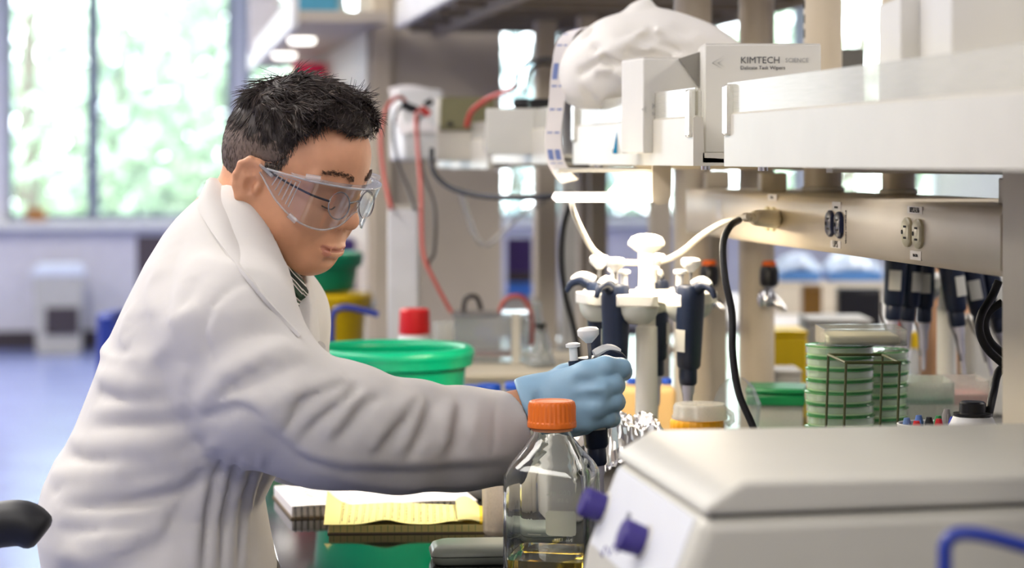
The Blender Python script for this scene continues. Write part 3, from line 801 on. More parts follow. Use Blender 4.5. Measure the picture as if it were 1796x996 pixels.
# hair cap
gx = np.array([-0.12, -0.085, -0.064, -0.035, -0.018, 0.0, 0.0126, 0.028, 0.038, 0.043, 0.048, 0.060, 0.078, 0.092, 0.12])
gz = np.array([-0.022, -0.016, -0.010, -0.004, 0.016, 0.030, 0.032, 0.036, 0.048, 0.066, 0.082, 0.094, 0.096, 0.090, 0.085])
hh = Vol((-0.12, -0.1, -0.04), (0.13, 0.1, 0.16), 0.0024)
hh.ell((0.010, 0, 0.038), (0.0945, 0.0775, 0.081), 0.01, m=0.04)
hh.ell((0.022, 0, 0.070), (0.076, 0.062, 0.062), 0.02, m=0.04)
hh.ell((0.062, -0.004, 0.098), (0.028, 0.045, 0.020), 0.012)
hr = random.Random(5)
for k in range(130):                                  # locks
    a = hr.uniform(0, 6.283); t = hr.uniform(0.05, 0.95)
    x0 = 0.010 + 0.085 * math.cos(a) * math.sqrt(t); y0 = 0.070 * math.sin(a) * math.sqrt(t)
    q = max(0.0, 1 - ((x0 - 0.012) / 0.098) ** 2 - (y0 / 0.080) ** 2); z0 = 0.038 + 0.090 * math.sqrt(q)
    dx, dy = (0.022, y0 * 0.25) if z0 > 0.09 else (0.008, y0 * 0.05)
    dz = 0.002 if z0 > 0.10 else -0.014
    if z0 > 0.06: hh.cap((x0, y0, z0), (min(x0 + dx, 0.084), y0 + dy, z0 + dz), 0.0062, 0.003, 0.004)
hh.op(lambda X, Y, Z: (np.interp(X, gx, gz).astype(np.float32) - Z + 0 * Y), (-1, -1, -1), (1, 1, 1), 0.004, 'i')
QV, QF = hh.mesh(); QV = relax(QV, QF, 1, 0.5)
M_hairs = mat('short_side_hair', (96, 80, 70), 0.6, var=0.4, vscale=160)
hair = pchild('hair', H2W(QV), QF, [M_hair, M_hairs])
hcz = QV[QF].mean(1); hair.data.polygons.foreach_set('material_index', ((hcz[:, 2] + 0.10 * np.clip(hcz[:, 0], -1, 0.02) + 0.006 * np.sin(hcz[:, 0] * 260)) < 0.056).astype(np.int32))
# strands over the cap
st_d, st_g = MB(), MB()
nq = len(QV); fn_ = np.cross(QV[QF[:, 1]] - QV[QF[:, 0]], QV[QF[:, 3]] - QV[QF[:, 0]]); fc = QV[QF].mean(1)
fn_ /= np.linalg.norm(fn_, axis=1, keepdims=True) + 1e-9
sgn = np.sign(((fc - np.array([0.01, 0, 0.04])) * fn_).sum(1)); fn_ *= sgn[:, None]
for k in range(13000):
    i = hr.randrange(len(QF)); p = fc[i]; n = fn_[i]
    g = np.interp(p[0], gx, gz)
    if p[2] < g + 0.001 and n[2] < -0.3 and hr.random() < .6: continue
    top = min(1.0, max(0.0, (p[2] - 0.05) / 0.06))
    flow = np.array([0.75, 0.25 * np.sign(p[1]), 0.05]) * top + np.array([0.25, 0.0, -1.0]) * (1 - top)
    if p[0] < -0.03: flow += np.array([-0.35, 0, -0.8])
    if p[0] > 0.05: flow = np.array([0.05, -0.9, -0.3]) + 0.5 * flow * (p[0] < 0.07)
    flow = flow + np.array([hr.gauss(0, .15), hr.gauss(0, .15), hr.gauss(0, .12)]) + 0.35 * np.array([math.sin(p[1] * 190 + p[2] * 60), math.sin(p[0] * 170), 0.3 * math.sin(p[0] * 140 + p[1] * 90)])
    flow = flow - n * (flow @ n); flow /= np.linalg.norm(flow) + 1e-9
    L = (0.009 + 0.022 * top) * hr.uniform(.6, 1.2) * (0.55 if p[0] > 0.06 else 1); lift = 0.16 + 0.12 * top * hr.random()
    a = p - n * 0.001; pts = []
    for t in (0, .35, .7, 1.0): pts.append(H2W(a + flow * L * t + n * L * lift * (t - 0.55 * t * t)))
    side = hr.random() < (0.55 if p[2] < 0.055 else 0.06)
    (st_g if side else st_d).tube(pts, [0.00055, 0.0005, 0.0004, 0.00015], 3)
for k in range(2600):                                 # fading stubble below the hairline
    x = hr.uniform(-0.085, 0.058); s = hr.choice((-1, -1, -1, 1)); dz = hr.random() ** 1.6 * 0.012
    z = np.interp(x, gx, gz) - dz
    q = 1 - ((x - 0.012) / 0.0925) ** 2 - ((z - 0.035) / 0.0785) ** 2
    if q <= 0: continue
    p = np.array([x, s * 0.0753 * math.sqrt(q), z]); n = (p - np.array([0.012, 0, 0.035])); n /= np.linalg.norm(n)
    f = np.array([0.3 + hr.gauss(0, .3), 0, -1.0]); f -= n * (f @ n); f /= np.linalg.norm(f); L = hr.uniform(.003, .007)
    (st_g if hr.random() < .6 else st_d).tube([H2W(p), H2W(p + f * L + n * L * .22)], [0.0004, 0.0002], 3)
for hb, m_ in ((st_d, M_hair), (st_g, M_hairg)):
    o = pmesh('hair_strands', hb, m_, ang=180); o['kind'] = 'stuff'
# brows and lashes
eb = MB()
yb_s = np.linspace(0.010, 0.056, 24); bfit = np.polyfit(yb_s, [surfx(-q, 0.0405) for q in yb_s], 3)
for s in (-1, 1):
    for k in range(230):
        t = hr.random(); y = s * (0.012 + 0.042 * t)
        p = np.array([0.1045 - 0.55 * (abs(y) - 0.014) ** 1.15 * 1.0, y, 0.0405 + 0.004 * math.sin(t * 2.6) + hr.gauss(0, .0019) * (1.2 - t * .7)])
        xs_ = np.arange(0.125, 0.05, -0.001); vv = hv.at(np.stack([xs_, np.full_like(xs_, y), np.full_like(xs_, p[2])], -1)); p[0] = np.polyval(bfit, abs(y)) + 0.0006 - 0.25 * (p[2] - 0.0405)
        eb.tube([H2W(p), H2W(p + np.array([0.001, s * 0.006, 0.0015]))], [0.00028, 0.00012], 3)
o = pmesh('eyebrows', eb, M_brow, ang=180); o['kind'] = 'stuff'
for s in (-1, 1):
    pmesh('eyelash', MB().tube([H2W(q) for q in smooth_path([(0.0965, s * 0.019, 0.0035), (0.0985, s * 0.031, 0.0015), (0.0935, s * 0.045, 0.0045)], 5)], 0.0009, 6), M_brow)

# ---- lab coat
cv = Vol((-0.64, 2.33, 0.60), (0.055, 3.08, 1.415), 0.004)
rows = np.array([ # y px, back px, front px, half depth, centre depth
    (318, 392, 450, .050, 2.70), (332, 376, 468, .075, 2.70), (352, 342, 486, .100, 2.70), (380, 313, 500, .122, 2.70), (410, 290, 512, .142, 2.70), (460, 262, 532, .168, 2.69), (530, 227, 552, .186, 2.69),
    (585, 201, 558, .186, 2.69), (606, 184, 558, .186, 2.69), (622, 186, 558, .185, 2.69), (650, 176, 556, .182, 2.69), (690, 160, 548, .178, 2.69), (740, 140, 532, .174, 2.69), (775, 122, 518, .172, 2.69), (800, 104, 508, .172, 2.69), (845, 84, 478, .174, 2.69),
    (880, 76, 461, .180, 2.69), (930, 76, 469, .186, 2.69), (996, 88, 482, .195, 2.69), (1080, 92, 482, .205, 2.69), (1200, 86, 480, .22, 2.69), (1320, 78, 478, .24, 2.69), (1460, 74, 474, .25, 2.69)], float)
zr = (ZC - (rows[:, 0] - 278) * 2.69 / F)[::-1]
ur = (((rows[:, 1] + rows[:, 2]) / 2 - 898) * 2.69 / F)[::-1]; rr_ = ((rows[:, 2] - rows[:, 1]) / 2 * 2.69 / F)[::-1]
hr_ = rows[::-1, 3]; wr_ = rows[::-1, 4]
def torso(grow=0.0):
    def fn(X, Y, Z):
        u = np.interp(Z, zr, ur); rx = np.interp(Z, zr, rr_) + grow; ry = np.interp(Z, zr, hr_) + grow; w = np.interp(Z, zr, wr_)
        q = (np.abs((X - u) / rx) ** 2.3 + np.abs((Y - w) / ry) ** 2.3) ** (1 / 2.3)
        return ((q - 1) * np.minimum(rx, ry) * 0.9).astype(np.float32)
    return fn
cv.op(torso(), (-9, -9, -9), (9, 9, 9), 0.01)
SL = [Cs(405, 568, 2.530), Cs(474, 690, 2.510), Cs(560, 742, 2.525), Cs(622, 752, 2.545), Cs(700, 770, 2.575), Cs(800, 769, 2.62), Cs(930, 767, 2.675)]
cv.chain([Cs(392, 480, 2.62)] + SL, [0.060, 0.068, 0.067, 0.062, 0.060, 0.0555, 0.0545, 0.0565], 0.03, m=0.06)
cv.chain([Cs(398, 655, 2.535), Cs(450, 725, 2.53), Cs(550, 770, 2.545)], [0.050, 0.047, 0.044], 0.03, m=0.05)
cv.chain([Cs(420, 480, 2.76), Cs(475, 560, 2.85), Cs(500, 690, 2.90), Cs(520, 768, 2.92), Cs(625, 785, 2.93)], [0.062, 0.068, 0.06, 0.054, 0.05], 0.03, m=0.05)
# folds traced on the near surface: (+) ridges, (-) creases
def fold(pts, A, w, sign, d0=2.34):
    pp = smooth_path([(x, y, 0) for x, y in pts], 5)
    C = [cv0.ray(p[0], p[1], d0, 3.0) for p in pp]
    n = len(C); segs = []
    for i in range(n - 1):
        if C[i] is None or C[i + 1] is None or abs(C[i][1] - C[i + 1][1]) > 0.06: continue
        segs.append((C[i], C[i + 1], i / (n - 1), (i + 1) / (n - 1)))
    if not segs: return
    P_ = np.array([q for s_ in segs for q in s_[:2]]); m = 4 * w
    sl, X, Y, Z = cv.sub(P_.min(0) - m, P_.max(0) + m)
    D = np.full(cv.v[sl].shape, 9.0, np.float32); T = np.zeros_like(D)
    for a_, b_, t0, t1 in segs:
        ab = b_ - a_; L = float(ab @ ab) + 1e-12
        t = np.clip(((X - a_[0]) * ab[0] + (Y - a_[1]) * ab[1] + (Z - a_[2]) * ab[2]) / L, 0, 1)
        d = np.sqrt((X - a_[0] - t * ab[0]) ** 2 + (Y - a_[1] - t * ab[1]) ** 2 + (Z - a_[2] - t * ab[2]) ** 2).astype(np.float32)
        mk = d < D; D[mk] = d[mk]; T[mk] = (t0 + (t1 - t0) * t)[mk]
    tp = np.sin(np.pi * np.clip(T * 0.9 + 0.05, 0, 1)) ** 0.7
    cv.v[sl] -= sign * A * tp * (np.exp(-D / w) - math.exp(-4.0)).clip(0)
cv0 = cv.clone(False)
def crease(pts, A, w, dx=4, dy=9):              # a ridge with the hollow that runs beside it
    n_ = math.hypot(dx, dy); g = 1500 * w * 1.75 / n_
    fold(pts, A * 1.7, w * 1.05, 1); fold([(x + dx * g, y + dy * g) for x, y in pts], A * 1.15, w * 1.05, -1)
# body: soft drags from the armpit, sharp where the cloth bunches at the waist
for q in ([(371, 736), (330, 755), (281, 774), (220, 780), (166, 782), (128, 770)], [(388, 775), (330, 795), (261, 812), (180, 828), (95, 832)], [(380, 800), (300, 838), (200, 858), (110, 866)]):
    crease(q, .012, .012, 0, 15)
for q in ([(345, 700), (290, 715), (230, 716), (165, 722)], [(300, 668), (240, 676), (190, 664), (172, 656)], [(330, 870), (250, 896), (150, 902), (100, 896)], [(300, 915), (220, 940), (140, 944)], [(240, 960), (170, 976), (110, 976)]):
    crease(q, .0062, .012, 0, 12)
for q in ([(281, 450), (268, 510), (270, 556)], [(232, 540), (218, 580), (220, 612)], [(351, 536), (320, 552), (296, 566)], [(341, 452), (381, 463), (442, 474)], [(300, 600), (270, 630), (262, 660)], [(330, 640), (322, 690), (335, 730)]):
    fold(q, .006, .012, 1)
fold([(318, 420), (300, 480), (290, 560)], .005, .012, -1); fold([(350, 480), (330, 520), (312, 545)], .006, .013, -1)
fold([(181, 604), (200, 616), (230, 618)], .008, .010, -1)
fold([(400, 776), (361, 816), (325, 870), (285, 945), (262, 995)], .0035, .004, -1)
for x in (352, 382, 412, 436): crease([(x + 22, 800), (x + 4, 860), (x - 8, 930), (x - 12, 996)], .008, .006, 8, 0)
# armhole seam, shoulder
fold([(442, 494), (405, 510), (380, 532), (363, 566), (361, 590), (370, 616), (382, 640)], .0050, .0045, -1); fold([(452, 502), (412, 520), (388, 542), (372, 572), (370, 594), (380, 620)], .0035, .006, 1)
fold([(402, 661), (411, 684), (432, 700), (462, 712)], .0030, .004, -1)
# upper arm
crease([(380, 655), (407, 647), (446, 628), (482, 610), (504, 605)], .009, .007, 3, 9)
crease([(348, 712), (372, 686), (402, 663), (450, 640), (522, 617)], .010, .009, 5, 12)
crease([(352, 724), (385, 706), (422, 696), (462, 713)], .007, .007, 0, 8)
fold([(400, 560), (430, 545), (470, 548)], .004, .010, 1); fold([(420, 596), (460, 585), (500, 590)], .005, .010, -1)
# the long ridge along the lower sleeve
fold([(440, 708), (462, 716), (502, 757), (542, 790), (602, 805), (703, 809), (800, 806), (890, 800)], .010, .010, 1); fold([(450, 745), (500, 778), (545, 808), (610, 824), (703, 828), (800, 824), (880, 818)], .006, .012, -1)
fold([(560, 826), (650, 846), (750, 852), (870, 846)], .006, .012, 1)
for q in ([(472, 711), (520, 690), (577, 671), (602, 668)], [(482, 745), (500, 715), (514, 681)], [(512, 755), (552, 720), (592, 691), (612, 674)], [(570, 765), (595, 735), (622, 702), (650, 690)], [(647, 785), (680, 740), (723, 694)], [(700, 790), (722, 745), (742, 700)], [(773, 790), (782, 745), (790, 700)]):
    crease(q, .0085, .0075, 11, 5)
for q in ([(610, 790), (640, 750), (668, 705)], [(820, 780), (832, 740), (838, 700)], [(735, 795), (750, 770)]): fold(q, .0045, .007, 1)
fold([(872, 690), (866, 760), (858, 838)], .0028, .004, -1)
# outline bumps on top of the sleeve and on the back
for px, py, d, r in ((600, 668, 2.55, .020), (645, 680, 2.56, .018), (708, 698, 2.58, .018), (745, 698, 2.59, .016)): cv.ell(Cs(px, py, d), (r * 1.2, r * 1.6, r), 0.02)
# cuff: trimmed square and hollow
cdir = (SL[6] - SL[5]) / np.linalg.norm(SL[6] - SL[5]); cn = cdir + np.array([0.0, 0, 0.12]); cn /= np.linalg.norm(cn); cc = Cs(891, 767, 2.658)
cv.op(lambda X, Y, Z: ((X - cc[0]) * cn[0] + (Y - cc[1]) * cn[1] + (Z - cc[2]) * cn[2]).astype(np.float32), Cs(850, 600, 2.66) - [0, .2, .3], (0.2, 3.2, 1.3), 0.003, 'i')
cv.cap(Cs(876, 768, 2.652), Cs(970, 766, 2.69), 0.045, 0.048, 0.003, 's')
wl = SL[0] * 0 + Cs(640, 786, 2.93)
cv.cap(Cs(640, 786, 2.93), Cs(690, 792, 2.93), 0.038, 0.042, 0.003, 's')
# neck hole and V opening
cv.chain([Cs(500, 330, 2.70), Cs(452, 385, 2.70), Cs(412, 430, 2.70)], [0.075, 0.066, 0.050], 0.006, 's', m=0.03)
cv.chain([Cs(470, 400, 2.67), Cs(508, 468, 2.64), Cs(534, 522, 2.625), Cs(548, 585, 2.62)], [0.060, 0.042, 0.030, 0.012], 0.006, 's', m=0.03)
CV, CF = cv.mesh(); CV = relax(CV, CF, 1, 0.4)
coat = pchild('lab_coat', C2W(CV), CF, M_coat)
# collar and lapel lie on the coat
def ray_or(px, py, d): 
    q = cv.ray(px, py, 2.34, 3.0)
    return q if q is not None and q[1] < d + 0.07 else Cs(px, py, d)
inn = [(389, 318, 2.69), (402, 338, 2.65), (424, 372, 2.625), (442, 417, 2.61), (462, 457, 2.605), (486, 504, 2.605), (508, 544, 2.61), (530, 578, 2.62)]
out = [(368, 330, 2.68), (352, 362, 2.64), (372, 402, 2.585), (398, 440, 2.555), (432, 482, 2.55), (470, 528, 2.56), (500, 560, 2.575), (530, 590, 2.61)]
I = [np.array(p) for p in smooth_path([tuple(Cs(*q) + np.array([0, -0.006, 0])) for q in inn], 5)]
O = [np.array(p) for p in smooth_path([tuple(ray_or(*q) + np.array([-0.002, -0.008, 0.001])) for q in out], 5)]
grid = []
for a, b in zip(I, O):
    row = []
    for t in np.linspace(0, 1, 7):
        p = a * (1 - t) + b * t + np.array([-0.004, -0.010, 0.006]) * math.sin(math.pi * t)
        row.append(C2W(p))
    grid.append(row)
pmesh('collar', MB().sheet(grid, 0.004), M_coat, ang=80)
# buttons of the far front edge
for py in (610, 700): pmesh('button', MB().cyl(C2W(Cs(556, py, 2.70)), C2W(Cs(560, py, 2.69)), 0.008, seg=14), mat('button_white', (225, 222, 215), 0.4))
# shirt under the coat
sv = Vol((-0.42, 2.5, 1.06), (-0.18, 2.9, 1.345), 0.004)
sv.op(torso(-0.014), (-9, -9, -9), (9, 9, 9), 0.01)
sv.chain([Cs(452, 425, 2.64), Cs(500, 478, 2.652), Cs(530, 512, 2.66)], [0.012, 0.016, 0.008], 0.01)
sv.chain([Cs(470, 330, 2.70), Cs(440, 400, 2.70)], [0.062, 0.060], 0.006, 's')
sv.ell(Cs(510, 420, 2.69), (0.05, 0.05, 0.045), 0.01, 's')
SV_, SF_ = sv.mesh(); pchild('shirt', C2W(relax(SV_, SF_, 1)), SF_, M_shirt)
# shirt collar flap pointing down to the placket
fl = [[(434, 388, 2.632), (452, 400, 2.64)], [(456, 428, 2.628), (490, 440, 2.638)], [(486, 470, 2.628), (516, 478, 2.642)], [(510, 505, 2.634), (530, 508, 2.648)], [(524, 522, 2.640), (528, 520, 2.646)]]
pmesh('shirt_collar', MB().sheet([[C2W(Cs(*a)), C2W(Cs(*b))] for a, b in fl], 0.003), M_shirt, ang=80)
# trousers and shoes
tv = Vol((-0.62, 2.36, 0.10), (0.12, 3.02, 0.80), 0.009)
for w, ww in ((2.57, 2.54), (2.81, 2.84)):
    tv.chain([np.array([-0.42, w, hipz]), np.array([0.02, ww, 0.66]), np.array([-0.02, ww, 0.30]), np.array([-0.04, ww, 0.15])], [0.095, 0.073, 0.066, 0.055], 0.02)
tv.cap(np.array([-0.42, 2.57, .70]), np.array([-.42, 2.81, .70]), .10, .10, .03)
TV, TF = tv.mesh(); pchild('trousers', C2W(relax(TV, TF, 1)), TF, M_trous)
for ww in (2.54, 2.84):
    shv = Vol((-0.14, ww - .08, 0.03), (0.2, ww + .08, 0.18), 0.006)
    shv.chain([np.array([-0.06, ww, 0.095]), np.array([0.03, ww, 0.09]), np.array([0.11, ww, 0.08])], [0.052, 0.046, 0.04], 0.02)
    V_, F_ = shv.mesh(); pchild('shoe', C2W(relax(V_, F_, 1)), F_, M_blackp)
# gloved right hand
gv = Vol(tuple(Cs(890, 790, 2.62) - [0, .06, .02]), tuple(Cs(1125, 590, 2.78) + [0.01, .03, .02]), 0.0021)
W0 = (938, 712, 2.668)
kn = [(1028, 655, 2.648, .0145), (1047, 682, 2.640, .0145), (1044, 712, 2.644, .0138), (1030, 737, 2.652, .0125)]
for i, (x, y, d, r) in enumerate(kn):
    gv.cap(Cs(940 + 4 * i, 695 + 13 * i, 2.668), Cs(x, y, d), 0.0215, r, 0.016)
gv.ell(Cs(990, 704, 2.672), (0.044, 0.020, 0.033), 0.016, R=np.eye(3))
gv.cap(Cs(1005, 742, 2.676), Cs(1050, 742, 2.69), 0.016, 0.012, 0.012)
fing = [[(1028, 655, 2.648), (1062, 643, 2.650), (1089, 646, 2.664), (1093, 652, 2.700), (1074, 655, 2.722)],
        [(1047, 682, 2.640), (1074, 674, 2.650), (1079, 676, 2.682), (1070, 679, 2.712), (1050, 681, 2.716)],
        [(1044, 712, 2.644), (1074, 703, 2.652), (1080, 705, 2.682), (1070, 707, 2.712), (1050, 709, 2.716)],
        [(1030, 737, 2.652), (1064, 732, 2.658), (1073, 734, 2.684), (1064, 736, 2.708), (1046, 737, 2.714)]]
fr = [[.0145, .0128, .0118, .0105, .0092], [.0145, .0126, .0116, .0108, .0095], [.0138, .0120, .0112, .0105, .0092], [.0125, .0108, .0100, .0094, .0085]]
fingers = gv.clone()
for f, r in zip(fing, fr):
    one = gv.clone(); one.chain([Cs(*q) for q in f], r, 0.004)
    fingers.v = np.minimum(fingers.v, one.v)
hk = np.clip(0.5 + 0.5 * (fingers.v - gv.v) / 0.006, 0, 1)
gv.v = fingers.v + (gv.v - fingers.v) * hk - 0.006 * hk * (1 - hk)
gv.chain([Cs(952, 690, 2.690), Cs(992, 662, 2.722), Cs(1022, 648, 2.728), Cs(1046, 640, 2.722)], [0.022, 0.0155, 0.0125, 0.0105], 0.008)
# cuff of the glove, flared, with a rolled rim
gv.chain([Cs(945, 706, 2.670), Cs(926, 713, 2.668), Cs(915, 718, 2.667)], [0.030, 0.0325, 0.0345], 0.012)
gv.op(lambda X, Y, Z: (-(X - Cs(919, 715, 2.667)[0]) * 0.93 - 0.36 * (Z - Cs(919, 715, 2.667)[2]) + 0 * Y).astype(np.float32), (-9, -9, -9), (9, 9, 9), 0.002, 'i')
gv.cap(Cs(880, 728, 2.665), Cs(930, 712, 2.668), 0.0305, 0.0285, 0.003, 's')
for a in ((946, 676, 952, 735), (938, 680, 943, 742)):                                      # wrinkles
    q0 = gv.ray(a[0], a[1] + 12, 2.6, 2.72); q1 = gv.ray(a[2], a[3], 2.6, 2.72)
    if q0 is not None and q1 is not None: gv.cap(q0, q1, 0.0022, 0.0022, 0.004, 's')
# tendon hollows between the knuckles
for a, b in (((1015, 672, 2.645), (1050, 668, 2.637)), ((1015, 700, 2.645), (1052, 697, 2.636))):
    q0 = gv.ray(a[0], a[1], 2.6, 2.72); q1 = gv.ray(b[0], b[1], 2.6, 2.72)
    if q0 is not None and q1 is not None: gv.cap(q0 - [0, .003, 0], q1 - [0, .003, 0], 0.0045, 0.0045, 0.01, 's')
GV, GF = gv.mesh(); pchild('glove', C2W(relax(GV, GF, 2, 0.5)), GF, M_glove)
# left hand, resting behind the right sleeve
lv = Vol(tuple(Cs(600, 850, 2.86)), tuple(Cs(760, 740, 3.02)), 0.003)
lv.chain([Cs(640, 795, 2.93), Cs(665, 800, 2.93)], [0.033, 0.030], 0.01)
lv.ell(Cs(680, 802, 2.93), (0.034, 0.036, 0.017), 0.012)
for k in range(4):
    y0 = 2.905 + 0.018 * k; L = (26, 32, 30, 22)[k]
    lv.chain([Cs(695, 803, y0), Cs(712 + L * .3, 806, y0 + .002), Cs(708 + L, 818, y0 + .003)], [0.0115, 0.010, 0.0085], 0.004)
lv.chain([Cs(668, 802, 2.90), Cs(690, 808, 2.882), Cs(708, 812, 2.878)], [0.016, 0.012, 0.010], 0.006)
V_, F_ = lv.mesh(); pchild('left_glove', C2W(relax(V_, F_, 1)), F_, M_glove)

# ---- goggles and eyeglasses (worn, but separate things)
M_gog = clear('goggle_polycarbonate', (240, 244, 248), body=0.02, rough=0.04, edge=1.0)
M_gedge = clear('goggle_edge', (244, 246, 250), body=0.32, rough=0.08, edge=1.4)
gp = [(0.018, 0.0810), (0.036, 0.0835), (0.055, 0.0830), (0.078, 0.0770), (0.097, 0.0650), (0.111, 0.0450), (0.119, 0.0220), (0.1215, 0.0)]
tz = [0.027, 0.029, 0.031, 0.0325, 0.034, 0.0345, 0.0345, 0.0345]
bz = [0.020, 0.009, -0.003, -0.014, -0.020, -0.0205, -0.012, 0.004]
side = [(x, -y, a, b) for (x, y), a, b in zip(gp, tz, bz)]
full = side + [(x, -y, a, b) for (x, y, a, b) in side[-2::-1]]
def curve(idx): return [tuple(v) for v in smooth_path([(q[0] + (0.004 if idx == 2 else -0.004), q[1], q[idx]) for q in full], 6)]
tp, bt = curve(2), curve(3)
GO = H2W((0.06, 0, 0.0))
gog = thing('safety_goggles', 'clear wrap-around safety goggles worn over eyeglasses by the man', 'goggles', tuple(GO))
def gpart(name, mb, m, par, ang=60):
    o0 = np.array(par.location); mb.v = [tuple(np.array(p) - o0) for p in mb.v]; return ob(name, mb, m, par, ang=ang)
grid = [[H2W(np.array(a) * (1 - t) + np.array(b) * t) for t in np.linspace(0, 1, 6)] for a, b in zip(tp, bt)]
gpart('lens', MB().sheet(grid, 0.0016), M_gog, gog)
gpart('top_rim', MB().tube([H2W(p) for p in tp], 0.0014, 8), M_gedge, gog)
gpart('bottom_rim', MB().tube([H2W(p) for p in bt], 0.0012, 8), M_gedge, gog)
inner = [(p[0] - 0.012, p[1] * 0.93, p[2] + 0.001) for p in tp[14:-14]]
gpart('top_shelf', MB().sheet([[H2W(a), H2W(b)] for a, b in zip(tp[14:-14], inner)], 0.0016), M_gedge, gog)
for s in (-1, 1):
    gpart('temple', MB().tube([H2W(q) for q in smooth_path([(0.034, s * 0.0835, 0.022), (0.018, s * 0.081, 0.026), (-0.004, s * 0.0765, 0.029), (-0.020, s * 0.072, 0.012)], 5)], 0.0022, 8), M_gedge, gog)
    for k in range(5):
        xx = 0.040 + 0.0065 * k; yy = 0.0842 - 0.0006 * k
        gpart('vent_rib', MB().tube([H2W((xx + 0.003, s * yy, 0.026)), H2W((xx - 0.002, s * yy, np.interp(xx, [q[0] for q in gp], bz) + 0.006))], 0.0009, 6), M_gedge, gog)
    gpart('vent_frame', MB().tube([H2W(q) for q in ((0.036, s * 0.0845, 0.0265), (0.074, s * 0.080, 0.0285), (0.069, s * 0.0815, -0.004))], 0.0010, 6), M_gedge, gog)
    gpart('hinge', MB().tube([H2W((0.078, s * 0.0785, 0.036)), H2W((0.094, s * 0.069, 0.0385))], 0.0034, 8), M_gedge, gog)
    gpart('lower_hinge', MB().tube([H2W((0.072, s * 0.0805, -0.0125)), H2W((0.082, s * 0.075, -0.0175))], 0.0034, 8), M_gedge, gog)
gl = thing('eyeglasses', 'thin dark framed eyeglasses under the goggles of the man', 'glasses', tuple(H2W((0.07, 0, 0.0))))
M_wire = mat('dark_wire', (48, 44, 52), 0.3, metal=0.6)
M_wireb = mat('lens_rim', (150, 146, 150), 0.25, metal=0.5)
for s in (-1, 1):
    ring = [H2W((0.1125 - 0.10 * abs(0.033 + 0.022 * math.cos(t) - 0.012) - 0.004 * math.sin(t), s * (0.033 + 0.0215 * math.cos(t)), 0.010 + 0.0155 * math.sin(t))) for t in np.linspace(0, 2 * math.pi, 29)[:-1]]
    gpart('rim', MB().tube(ring, 0.0008, 6, closed=True), M_wireb, gl)
    mbl = MB(); mbl.add(ring, [tuple(range(len(ring)))]); gpart('lens', mbl, M_gog, gl)
    gpart('temple', MB().tube([H2W(q) for q in smooth_path([(0.107, s * 0.054, 0.015), (0.090, s * 0.070, 0.017), (0.055, s * 0.0785, 0.021), (0.020, s * 0.0795, 0.0255), (-0.004, s * 0.0745, 0.027), (-0.020, s * 0.0705, 0.010)], 5)], 0.0013, 6), M_wire, gl)
gpart('bridge', MB().tube([H2W(q) for q in smooth_path([(0.1115, -0.012, 0.013), (0.1165, 0, 0.017), (0.1115, 0.012, 0.013)], 5)], 0.0012, 6), M_wireb, gl)
# ------------------------------------------------------------------ things on the bench
def on_bench(px, d): q = P(px, 500, d); return Vector((q.x, q.y, BZ))
